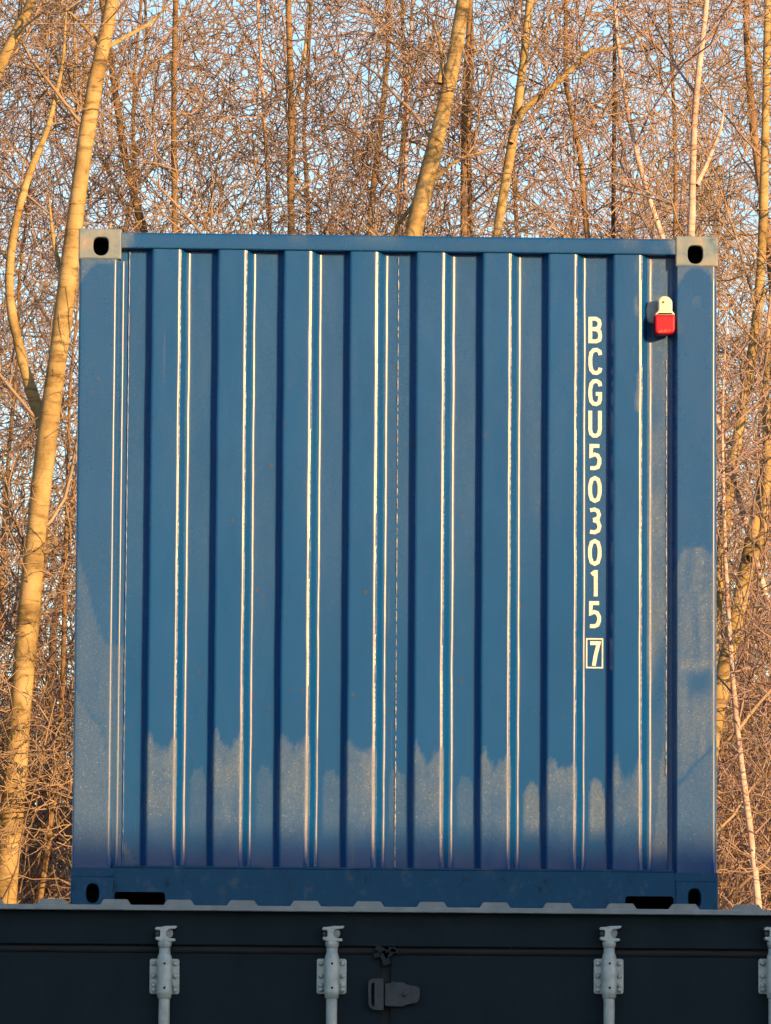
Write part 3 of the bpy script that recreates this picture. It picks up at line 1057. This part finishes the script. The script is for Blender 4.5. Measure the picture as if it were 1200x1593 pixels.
# lettering
LET = {
    'B': [[(0.12, 0), (0.12, 1)], [(0.12, 0.93), (0.55, 0.93), (0.78, 0.86), (0.84, 0.74), (0.78, 0.61), (0.55, 0.54), (0.12, 0.54)], [(0.12, 0.07), (0.58, 0.07), (0.82, 0.13), (0.88, 0.28), (0.82, 0.45), (0.58, 0.53), (0.30, 0.53)]],
    'C': [[(0.90, 0.74), (0.84, 0.87), (0.62, 0.935), (0.38, 0.92), (0.20, 0.82), (0.13, 0.62), (0.13, 0.38), (0.20, 0.18), (0.38, 0.08), (0.62, 0.065), (0.84, 0.13), (0.90, 0.26)]],
    'G': [[(0.90, 0.74), (0.84, 0.87), (0.62, 0.935), (0.38, 0.92), (0.20, 0.82), (0.13, 0.62), (0.13, 0.38), (0.20, 0.18), (0.38, 0.08), (0.60, 0.065), (0.80, 0.12), (0.88, 0.26), (0.88, 0.45), (0.55, 0.45)]],
    'U': [[(0.13, 1), (0.13, 0.30), (0.20, 0.14), (0.38, 0.065), (0.62, 0.065), (0.80, 0.14), (0.87, 0.30), (0.87, 1)]],
    '5': [[(0.84, 0.93), (0.22, 0.93), (0.20, 0.54), (0.45, 0.60), (0.70, 0.56), (0.84, 0.42), (0.84, 0.26), (0.72, 0.11), (0.48, 0.065), (0.14, 0.065)]],
    '0': [[(0.50, 0.935), (0.26, 0.87), (0.14, 0.66), (0.13, 0.5), (0.14, 0.34), (0.26, 0.13), (0.50, 0.065), (0.74, 0.13), (0.86, 0.34), (0.87, 0.5), (0.86, 0.66), (0.74, 0.87), (0.50, 0.935)]],
    '3': [[(0.14, 0.90), (0.48, 0.935), (0.72, 0.88), (0.82, 0.74), (0.74, 0.60), (0.38, 0.53)], [(0.38, 0.53), (0.74, 0.47), (0.86, 0.30), (0.76, 0.13), (0.48, 0.065), (0.13, 0.09)]],
    '1': [[(0.26, 0.83), (0.56, 0.95)], [(0.58, 1), (0.58, 0)]],
    '7': [[(0.12, 0.93), (0.86, 0.93), (0.60, 0.45), (0.44, 0.0)]],
}


def ribbon(pl, w, y, V, F, closed=False):
    k_ = len(pl)
    base = len(V)
    for i in range(k_):
        p = Vector(pl[i])
        if closed:
            a, c_ = Vector(pl[(i - 1) % (k_ - 1)]), Vector(pl[(i + 1) % (k_ - 1)])
        else:
            a, c_ = Vector(pl[max(i - 1, 0)]), Vector(pl[min(i + 1, k_ - 1)])
        d1, d2 = (p - a), (c_ - p)
        d1 = d1.normalized() if d1.length > 1e-9 else d2.normalized()
        d2 = d2.normalized() if d2.length > 1e-9 else d1
        n1_, n2_ = Vector((-d1.y, d1.x)), Vector((-d2.y, d2.x))
        nn = (n1_ + n2_).normalized()
        sc = min(1.0 / max(nn.dot(n1_), 0.5), 1.6)
        for s_ in (1, -1):
            q = p + nn * s_ * w / 2 * sc
            V.append((q.x, y, q.y))
    for i in range(k_ - 1):
        F.append((base + 2 * i, base + 2 * i + 1, base + 2 * i + 3, base + 2 * i + 2))


spans = [('B', 493, 534), ('C', 541.5, 583), ('G', 590, 631.5), ('U', 639, 680.5), ('5', 691, 731), ('0', 741, 782), ('3', 790, 831), ('0', 839, 880), ('1', 887, 928), ('5', 935.5, 977), ('7', 998, 1036)]
for ch, ya, yb in spans:
    pa, pc = P(927, ya, Y_IN), P(927, yb, Y_IN)
    xm = bx(926.5, 450, Y_IN)
    hgt = pa[2] - pc[2]
    wid = 0.050 if ch != '7' else 0.044
    V, F = [], []
    for k_, st in enumerate(LET[ch]):
        ps = [(xm + (u - 0.5) * wid, pc[2] + v * hgt) for u, v in st]
        ribbon(ps, 0.0150, Y_IN - 0.0026 - 0.0004 * k_, V, F, closed=(ch == '0'))
    blu(mesh_obj('letter', V, F, M_LETTER))
# outlined box round the check digit
pa, pc = P(927, 993, Y_IN), P(927, 1040, Y_IN)
xm = bx(926.5, 450, Y_IN)
V, F = [], []
x0, x1, zz0, zz1 = xm - 0.033, xm + 0.033, pc[2], pa[2]
t = 0.0055
V = [(x0, 0, zz0), (x1, 0, zz0), (x1, 0, zz1), (x0, 0, zz1), (x0 + t, 0, zz0 + t), (x1 - t, 0, zz0 + t), (x1 - t, 0, zz1 - t), (x0 + t, 0, zz1 - t)]
V = [(a, Y_IN - 0.0032, c_) for a, _, c_ in V]
blu(mesh_obj('check_digit_frame', V, [(0, 1, 5, 4), (1, 2, 6, 5), (2, 3, 7, 6), (3, 0, 4, 7)], M_LETTER))

# grey vent housing near the upper right corner
vx, vz = bx(1017, 490, Y_IN), P(1017, 483, Y_IN)[2]
blu(extrude_outline('vent_housing', [(vx + 0.030 * math.copysign(abs(math.cos(t)) ** 0.75, math.cos(t)), vz - 0.01 + 0.046 * math.copysign(abs(math.sin(t)) ** 0.75, math.sin(t))) for t in np.linspace(0, 2 * math.pi, 20, endpoint=False)], Y_IN - 0.030, Y_IN + 0.002, M_VENT, None, 0.012, 3))

# red and cream canister hanging over the vent
def cz(px, py):
    p = P(px, py, -0.02)
    return (p[0], p[2])


tag_x, tag_z = cz(1034, 520)
TAG = empty('plastic_fitting', (tag_x, 0.0, tag_z), 'small red and cream plastic fitting at upper right of the blue container', 'fitting')
cream = [cz(*q) for q in [(1019, 491), (1019.5, 488), (1022, 486), (1024, 483), (1024.2, 474), (1023.8, 468), (1026, 464), (1030, 461.5), (1034, 461), (1040, 462.5), (1044, 466), (1046, 470), (1046.2, 477), (1046, 484), (1048, 486.5), (1049.5, 488.5), (1049.5, 491)]]
keep(extrude_outline('cream_cap', cream, -0.038, 0.012, M_CREAM, None, 0.008, 3), TAG)
red = [cz(*q) for q in [(1018.5, 491.4), (1050, 491.4), (1050, 512), (1049, 516.5), (1046, 519.5), (1040, 521), (1026, 521), (1020.5, 519.5), (1018.8, 516)]]
body = keep(extrude_outline('red_body', red, -0.045, 0.016, M_RED, None, 0.008, 3), TAG)
V, F = [], []
for st in ([(1024, 519), (1028, 515.5), (1030, 514), (1028, 518), (1032, 517.5)], [(1032, 518), (1035, 513), (1036, 516), (1034, 518.5), (1038, 516)], [(1039, 517.5), (1041, 513.5), (1042.5, 516.5)]):
    ribbon([cz(*q) for q in st], 0.0017, -0.0458, V, F)
mk = mesh_obj('pale_marking', V, F, M_MARK)
mk.parent = body
nz_ = lathe('screw_hole', [(0.004, 0), (0.004, 0.003), (0.002, 0.0035)], M_HINGE, None, 8)
p = cz(1032, 471)
nz_.data.transform(Matrix.Translation((p[0], -0.0378, p[1])) @ Matrix.Rotation(R(90), 4, 'X'))
keep(nz_, TAG)
bk = box('mounting_bracket', tag_x - 0.02, tag_x + 0.012, 0.010, Y_IN + 0.001, tag_z + 0.03, tag_z + 0.09, M_VENT, None, 0.003)
keep(bk, TAG)


# ------------------------------------------------------------------ trees
def tubes(Pn, Rn, sides):
    """Pn (M, N, 3), Rn (M, N) -> verts, quads"""
    M_, N_ = Rn.shape
    T = np.gradient(Pn, axis=1)
    T /= np.linalg.norm(T, axis=2, keepdims=True) + 1e-9
    ref = np.where(np.abs(T[..., 2:3]) > 0.9, np.array([1.0, 0, 0]), np.array([0, 0, 1.0]))
    ref = np.broadcast_to(ref[:, :1], T.shape)
    U = np.cross(T, ref)
    U /= np.linalg.norm(U, axis=2, keepdims=True) + 1e-9
    W = np.cross(T, U)
    a = np.arange(sides) * 2 * np.pi / sides
    V = Pn[:, :, None, :] + Rn[:, :, None, None] * (np.cos(a)[:, None] * U[:, :, None, :] + np.sin(a)[:, None] * W[:, :, None, :])
    idx = np.arange(M_ * N_ * sides).reshape(M_, N_, sides)
    nx_ = np.roll(idx, -1, axis=2)
    F = np.stack([idx[:, :-1], nx_[:, :-1], nx_[:, 1:], idx[:, 1:]], -1).reshape(-1, 4)
    return V.reshape(-1, 3), F


def children(rs, Pn, Rn, count, t0, t1, length, nseg, spread, lift, wig, rfac, rmin, grav=0.0, zr_=None):
    """grow count branches off the given ones; returns arrays"""
    M_, N_, _ = Pn.shape
    seg = np.linalg.norm(np.diff(Pn, axis=1), axis=2).sum(1)
    pi = rs.choice(M_, count, p=seg / seg.sum())
    t = rs.uniform(t0, t1, count) * (N_ - 1)
    i0 = np.clip(t.astype(int), 0, N_ - 2)
    f = (t - i0)[:, None]
    st = Pn[pi, i0] * (1 - f) + Pn[pi, i0 + 1] * f
    pr_ = Rn[pi, i0] * (1 - f[:, 0]) + Rn[pi, i0 + 1] * f[:, 0]
    pd = Pn[pi, i0 + 1] - Pn[pi, i0]
    pd /= np.linalg.norm(pd, axis=1, keepdims=True) + 1e-9
    rnd = rs.normal(size=(count, 3))
    rnd -= (rnd * pd).sum(1, keepdims=True) * pd
    rnd /= np.linalg.norm(rnd, axis=1, keepdims=True) + 1e-9
    d = pd * (1 - spread) + rnd * spread + np.array([0, 0, lift])
    d /= np.linalg.norm(d, axis=1, keepdims=True)
    L = rs.uniform(length[0], length[1], count)
    steps = rs.normal(scale=wig, size=(count, nseg, 3))
    steps[:, 0] *= 0.3
    dirs = d[:, None, :] + np.cumsum(steps, axis=1) + np.linspace(0, 1, nseg)[None, :, None] * np.array([0, 0, grav])
    dirs /= np.linalg.norm(dirs, axis=2, keepdims=True)
    pts_ = np.concatenate([np.zeros((count, 1, 3)), np.cumsum(dirs, axis=1)], 1) * (L / nseg)[:, None, None] + st[:, None, :]
    r0 = np.maximum(pr_ * rfac, rmin)
    Rr = r0[:, None] * np.linspace(1, 0.45, nseg + 1)[None]
    Rr = np.maximum(Rr, rmin * 0.8)
    if zr_ is not None:
        ok = (st[:, 2] > zr_[0]) & (st[:, 2] < zr_[1])
        pts_, Rr = pts_[ok], Rr[ok]
    return pts_, Rr


def resample(pl, radii, n):
    pl = np.array(pl, float)
    s = np.concatenate([[0], np.cumsum(np.linalg.norm(np.diff(pl, axis=0), axis=1))])
    q = np.linspace(0, s[-1], n)
    # smooth interpolation (Catmull-Rom through the traced points)
    out = np.stack([np.interp(q, s, pl[:, k_]) for k_ in range(3)], 1)
    for _ in range(2):
        out[1:-1] = (out[:-2] + 2 * out[1:-1] + out[2:]) / 4
    return out, np.interp(q, s, radii)


def crown_mesh(rs, stems, nl1, nl2, nl3, nl4, zr_=(1.2, 9.5), l1=(0.7, 2.2), l2=(0.35, 0.9), l3=(0.2, 0.5), rm=0.0036):
    """stems: (M, N, 3), (M, N)"""
    Pn, Rn = stems
    P1, R1 = children(rs, Pn, Rn, nl1, 0.12, 0.98, l1, 9, 0.72, 0.35, 0.13, 0.28, rm * 1.6, 0.5, zr_)
    R1 = np.minimum(R1, 0.0105)
    P2, R2 = children(rs, P1, R1, nl2, 0.12, 0.98, l2, 7, 0.62, 0.22, 0.24, 0.6, rm * 1.2, 0.25)
    P3, R3 = children(rs, P2, R2, nl3, 0.1, 1.0, l3, 6, 0.62, 0.10, 0.42, 0.65, rm)
    P4, R4 = children(rs, P3, R3, nl4, 0.1, 1.0, (0.08, 0.25), 4, 0.65, 0.05, 0.55, 0.75, rm * 0.85)
    Vs, Fs, o_ = [], [], 0
    for Pp, Rp, sd in ((P1, R1, 5), (P2, R2, 4), (P3, R3, 3), (P4, R4, 3)):
        V_, F_ = tubes(Pp, Rp, sd)
        Vs.append(V_); Fs.append(F_ + o_); o_ += len(V_)
    return np.concatenate(Vs), np.concatenate(Fs)


def tree_mesh_trunk(paths, sides=12, rs=None):
    Vs, Fs, o_ = [], [], 0
    for pts_, rad in paths:
        rad = rad * (1 + 0.05 * np.sin(np.arange(len(rad)) * 1.7 + (rs.uniform(0, 6) if rs is not None else 0)))
        V_, F_ = tubes(pts_[None], rad[None], sides)
        Vs.append(V_); Fs.append(F_ + o_); o_ += len(V_)
    return np.concatenate(Vs), np.concatenate(Fs)


def traced_tree(name, label, cat_group, Y, main, widths, limbs=(), tm=M_BARK, wm=M_TWIG, counts=(26, 150, 700, 1200), seed=1, top=2.5, dy=0.25, ground=True):
    rs = np.random.RandomState(seed)
    ppm = 1.0 / (P(601, 800, Y)[0] - P(600, 800, Y)[0])

    def conv(path, w, ext):
        yo = np.cumsum(rs.uniform(-dy, dy, len(path))) * 0.25
        pts_ = [P(a, b2, Y + c_) for (a, b2), c_ in zip(path, yo)]
        ww = np.interp(np.linspace(0, 1, len(path)), np.linspace(0, 1, len(w)), w) / ppm / 2
        pts_, ww = list(pts_), list(ww)
        return pts_, ww
    pts_, ww = conv(main, widths, True)
    if ground:
        b0, b1 = pts_[0], pts_[1]
        d = (b0 - b1); d /= np.linalg.norm(d)
        d = d * np.array([0.45, 0.45, 1.0])
        k_ = b0[2] / max(-d[2], 0.2)
        pts_.insert(0, b0 + d * k_ * 0.5); ww.insert(0, ww[0] * 1.08)
        q = pts_[0] + d * k_ * 0.5
        q[2] = 0.0
        pts_.insert(0, q); ww.insert(0, ww[0] * 1.35)
    if top:
        d = pts_[-1] - pts_[-2]; d /= np.linalg.norm(d)
        d = d * 0.6 + np.array([0, 0, 0.5]); d /= np.linalg.norm(d)
        pts_.append(pts_[-1] + d * top * 0.5); ww.append(ww[-1] * 0.7)
        pts_.append(pts_[-1] + (d + [0.1, 0.1, 0.2]) * top * 0.5); ww.append(ww[-1] * 0.25)
    paths = [resample(pts_, ww, 44)]
    for lp_, lw in limbs:
        a_, w_ = conv(lp_, lw, False)
        lp2, lr2 = resample(a_, w_, 44)
        paths.append((lp2, lr2 * np.interp(np.linspace(0, 1, 44), [0, 0.6, 1], [1, 1, 0.15])))
    base = Vector(paths[0][0][0]); base.z = 0
    T = empty(name, tuple(base), label, 'tree', cat_group)
    off = np.array(base)
    V_, F_ = tree_mesh_trunk([(p_ - off, r_) for p_, r_ in paths], 12, rs)
    quads_obj('trunk', V_, F_, tm, T)
    S = (np.stack([p_ for p_, _ in paths]) - off, np.stack([r_ for _, r_ in paths]))
    V_, F_ = crown_mesh(rs, S, *counts)
    quads_obj('crown', V_, F_, wm, T)
    return T


GR = 'bare trees standing behind the containers'
traced_tree('bare_tree', 'thick golden forked tree left of the blue container', GR, 10.5,
            [(6, 1412), (20, 1250), (40, 1000), (56, 830), (72, 680), (90, 560), (106, 430), (119, 330), (130, 230), (150, 110), (172, 20), (186, -40)], [37, 35, 33, 31, 30, 27, 25, 23, 21],
            [([(72, 670), (56, 632), (40, 580), (30, 540), (18, 490), (13, 440), (18, 380), (30, 320), (45, 270), (75, 200), (98, 100), (106, -30)], [23, 17, 14, 13, 11, 10]),
             ([(104, 440), (95, 425), (86, 390), (80, 350), (76, 300)], [9, 7, 5]),
             ([(160, 72), (140, 50), (110, 20), (80, 8)], [7, 5, 4]),
             ([(163, 75), (205, 52), (235, 35), (270, 0)], [8, 6, 5])], M_BARK, M_TWIG, (18, 93, 440, 840), 11)
traced_tree('bare_tree', 'stout golden trunk leaning right above the middle of the blue container', GR, 10.5,
            [(622, 450), (645, 350), (670, 255), (689, 190), (704, 110), (717, 40), (727, -30)], [29, 27, 25, 22, 19],
            [([(684, 130), (690, 95), (683, 60), (670, 20)], [9, 7, 5]), ([(600, 385), (615, 355), (640, 322), (685, 270), (715, 246), (750, 236), (790, 222)], [8, 7, 5, 4])], M_BARK, M_TWIG, (18, 93, 440, 840), 12)
traced_tree('bare_tree', 'slender golden tree with a long bough reaching right above the container', GR, 11.5,
            [(764, 400), (785, 300), (795, 240), (806, 170), (816, 90), (827, -10)], [16, 15, 14, 12],
            [([(795, 222), (812, 172), (850, 142), (885, 112), (920, 78), (958, 76), (1000, 52), (1030, 22)], [10, 10, 9, 8, 6])], M_BARK, M_TWIG, (15, 77, 357, 660), 13)
traced_tree('bare_tree', 'thin dark upright stem above the right part of the container', GR, 13.0,
            [(954, 390), (956, 200), (957, 0)], [7, 6], (), M_BARKD, M_TWIGD, (10, 55, 247, 480), 14)
traced_tree('birch_tree', 'thin pink birch leaning left above the container right end', GR, 8.6,
            [(1042, 385), (1012, 335), (992, 250), (977, 180), (966, 115), (958, 50), (955, -20)], [9, 8, 7, 5], (), M_BIRCH, M_TWIGR, (10, 60, 286, 540), 15, 1.2)
traced_tree('birch_tree', 'pale birch with a Y fork over the upper right corner casting', GR, 8.2,
            [(1074, 385), (1083, 310), (1082, 282), (1074, 240), (1077, 180), (1086, 110), (1098, 40), (1104, -20)], [12, 11, 10, 9, 8],
            [([(1084, 288), (1099, 258), (1111, 228), (1122, 200), (1130, 150)], [8, 6, 5])], M_BIRCH, M_TWIGR, (12, 66, 308, 570), 16)
traced_tree('bare_tree', 'brown tree at the top right edge of the picture', GR, 11.0,
            [(1203, 420), (1192, 340), (1178, 250), (1168, 170), (1163, 90), (1160, -10)], [14, 13, 12, 10], (), M_BARK2, M_TWIG, (14, 71, 330, 600), 17)
traced_tree('bare_tree', 'golden trunk slanting right close beside the blue container right edge', GR, 8.5,
            [(1100, 1190), (1112, 1120), (1125, 1050), (1141, 985), (1155, 920), (1169, 850), (1184, 780), (1200, 700), (1220, 590), (1240, 400)], [27, 26, 24, 22, 20],
            [([(1166, 870), (1176, 865), (1190, 820), (1194, 720), (1192, 610), (1196, 500), (1204, 420)], [14, 13, 12, 11])], M_BARK, M_TWIG, (16, 82, 385, 720), 18)
traced_tree('bare_tree', 'mossy yellow stem half hidden by the right post of the blue container', GR, 9.2,
            [(1112, 980), (1124, 850), (1136, 740), (1150, 660), (1166, 590), (1180, 510), (1186, 400), (1190, 280)], [18, 17, 16, 14], (), M_BARK, M_TWIG, (14, 71, 330, 600), 19)
traced_tree('birch_tree', 'thin pale birch stem low at the right edge beside the blue container', GR, 8.2,
            [(1182, 1420), (1174, 1340), (1162, 1250), (1150, 1160), (1143, 1090), (1139, 1040), (1130, 900), (1126, 780)], [11, 10, 9, 7, 6], (), M_BIRCH, M_TWIGR, (12, 60, 275, 510), 20, 1.0)
traced_tree('bare_tree', 'thin brown stem between the forked tree and the blue container left edge', GR, 11.5,
            [(58, 1420), (72, 1340), (88, 1210), (97, 1100), (100, 960), (104, 800)], [10, 9, 8, 6], (), M_BARK2, M_TWIG, (14, 66, 302, 540), 21, 1.5)
traced_tree('bare_tree', 'golden bough crossing the top left corner of the picture', GR, 10.0,
            [(-130, 420), (-60, 230), (0, 92), (32, 45), (62, -10)], [24, 21, 18, 16], (), M_BARK, M_TWIG, (14, 71, 330, 600), 22)
traced_tree('bare_tree', 'straight brown stem rising above the left part of the container', GR, 11.5,
            [(273, 400), (272, 280), (269, 160), (273, 60), (274, -20)], [10, 9, 8], (), M_BARK2, M_TWIG, (14, 71, 330, 600), 23)
traced_tree('bare_tree', 'golden brown stem above the fourth corrugation of the container', GR, 12.0,
            [(456, 400), (450, 290), (454, 170), (452, 80), (447, -20)], [11, 10, 9], (), M_BARK2, M_TWIG, (14, 71, 330, 600), 24)
traced_tree('birch_tree', 'thin pinkish birch left of the golden brown stem above the container', GR, 13.5,
            [(424, 400), (418, 300), (411, 180), (405, 80), (399, -20)], [7, 6, 5], (), M_BIRCH, M_TWIGR, (10, 60, 275, 510), 25)
traced_tree('birch_tree', 'short pink birch stem just left of the stout leaning trunk', GR, 13.0,
            [(626, 400), (629, 330), (631, 260), (634, 170), (640, 60)], [7, 6, 5], (), M_BIRCH, M_TWIGR, (10, 60, 275, 510), 26)
traced_tree('bare_tree', 'straight brown stem between the stout leaning trunk and the slender one', GR, 12.0,
            [(722, 400), (722, 280), (721, 180), (727, 80), (735, -20)], [11, 10, 9, 8], (), M_BARK2, M_TWIG, (13, 66, 308, 540), 27)
traced_tree('bare_tree', 'slim brown stem between the two birches above the container', GR, 12.5,
            [(1050, 400), (1052, 300), (1053, 200), (1044, 100), (1040, -20)], [7, 6, 5], (), M_BARK2, M_TWIG, (12, 66, 308, 540), 28)

# saplings: a few patterns copied through the wood
def sapling_proto(seed, height, tm, wm, r0, counts, zr_):
    rs = np.random.RandomState(seed)
    n_ = 24
    z = np.linspace(0, height, n_)
    lean = rs.normal(scale=0.05, size=2)
    wx = np.cumsum(rs.normal(scale=0.03, size=n_)) + lean[0] * z
    wy = np.cumsum(rs.normal(scale=0.03, size=n_)) + lean[1] * z
    pts_ = np.stack([wx - wx[0], wy - wy[0], z], 1)
    rad = r0 * np.linspace(1.0, 0.18, n_)
    V_, F_ = tree_mesh_trunk([(pts_, rad)], 8, rs)
    tr_ = quads_obj('trunk', V_, F_, tm)
    V_, F_ = crown_mesh(rs, (pts_[None], rad[None]), *counts, zr_=zr_)
    cr_ = quads_obj('crown', V_, F_, wm)
    return tr_, cr_


protos = [sapling_proto(101, 10.5, M_BARK2, M_TWIG, 0.05, (44, 210, 700, 850), (1.0, 11)),
          sapling_proto(102, 11.5, M_BARK, M_TWIG, 0.06, (44, 210, 700, 850), (1.0, 12)),
          sapling_proto(103, 10.0, M_BIRCH, M_TWIGR, 0.04, (44, 220, 740, 900), (1.0, 11)),
          sapling_proto(104, 11.0, M_BARKD, M_TWIGD, 0.045, (40, 200, 640, 760), (1.0, 12)),
          sapling_proto(105, 9.0, M_BARK2, M_TWIGR, 0.035, (44, 220, 740, 900), (0.8, 10))]
names = ['sapling', 'sapling', 'young_birch', 'sapling', 'sapling']
labels = ['thin brown bare tree among many in the wood behind the container',
          'slim golden barked bare tree among many in the wood behind the container',
          'slim pale birch among many in the wood behind the container',
          'thin dark stemmed bare tree among many in the wood behind the container',
          'slight reddish twigged bare tree among many in the wood behind the container']
rs = np.random.RandomState(77)
used = [False] * 5
spots = []
Yd = 13.0
row = 0
while Yd < 40:
    halfw = 2.0 + (Yd + 22) * 0.08
    stepx = 1.12 + 0.02 * Yd
    x = -halfw + rs.uniform(0, stepx)
    cxr = CAM[0] + math.tan(YAW) * (Yd + 22)
    while x < halfw:
        spots.append((cxr + x + rs.uniform(-0.35, 0.35), Yd + rs.uniform(-0.5, 0.5)))
        x += stepx
    Yd += 2.4 + 0.07 * Yd
for (x, y) in spots:
    k_ = rs.choice(5, p=[0.28, 0.22, 0.2, 0.12, 0.18])
    T = empty(names[k_], (x, y, 0), labels[k_], 'tree', GR + ', group of ' + ['thin brown', 'slim golden', 'slim birch', 'thin dark', 'reddish'][k_] + ' ones')
    T.rotation_euler = (rs.normal(scale=0.03), rs.normal(scale=0.03), rs.uniform(0, 6.28))
    s_ = rs.uniform(0.85, 1.15)
    T.scale = (s_, s_, s_)
    for src in protos[k_]:
        if not used[k_]:
            src.parent = T
        else:
            c_ = src.copy()
            C.objects.link(c_)
            c_.parent = T
    used[k_] = True

# brushwood: many stemmed shrubs filling the space under the trees
def shrub_proto(seed, wm):
    rs = np.random.RandomState(seed)
    st = 14
    n_ = 12
    Pn = np.zeros((st, n_, 3)); Rn = np.zeros((st, n_))
    for i in range(st):
        a = rs.uniform(0, 6.28)
        sp = rs.uniform(0.05, 0.32)
        hgt = rs.uniform(3.0, 5.6)
        t = np.linspace(0, 1, n_)
        Pn[i, :, 0] = math.cos(a) * (0.12 + sp * hgt * t ** 1.3) + np.cumsum(rs.normal(scale=0.03, size=n_))
        Pn[i, :, 1] = math.sin(a) * (0.12 + sp * hgt * t ** 1.3) + np.cumsum(rs.normal(scale=0.03, size=n_))
        Pn[i, :, 2] = hgt * t
        Rn[i] = rs.uniform(0.010, 0.02) * np.linspace(1, 0.3, n_)
    V1, F1 = tubes(Pn, Rn, 6)
    stems_ = quads_obj('stems', V1, F1, M_BARK2)
    V_, F_ = crown_mesh(rs, (Pn, Rn), 85, 360, 1250, 1500, zr_=(1.6, 6.4), l1=(0.5, 1.4))
    return stems_, quads_obj('crown', V_, F_, wm)


sprotos = [shrub_proto(201, M_TWIG), shrub_proto(202, M_TWIGR)]
su = [False, False]
Yd = 11.0
while Yd < 24:
    halfw = 2.0 + (Yd + 22) * 0.075
    cxr = CAM[0] + math.tan(YAW) * (Yd + 22)
    x = -halfw + rs.uniform(0, 1)
    while x < halfw:
        k_ = int(rs.rand() < 0.4)
        T = empty('shrub', (cxr + x, Yd + rs.uniform(-0.4, 0.4), 0), ['tangled brown bare shrub among the brushwood behind the containers', 'tangled reddish bare shrub among the brushwood behind the containers'][k_], 'shrub', ['brown brushwood shrubs', 'reddish brushwood shrubs'][k_])
        T.rotation_euler.z = rs.uniform(0, 6.28)
        s_ = rs.uniform(0.85, 1.15)
        T.scale = (s_, s_, s_)
        for src in sprotos[k_]:
            if not su[k_]:
                src.parent = T
            else:
                c_ = src.copy()
                C.objects.link(c_)
                c_.parent = T
        su[k_] = True
        x += rs.uniform(0.9, 1.6)
    Yd += 3.0
bpy.context.view_layer.update()
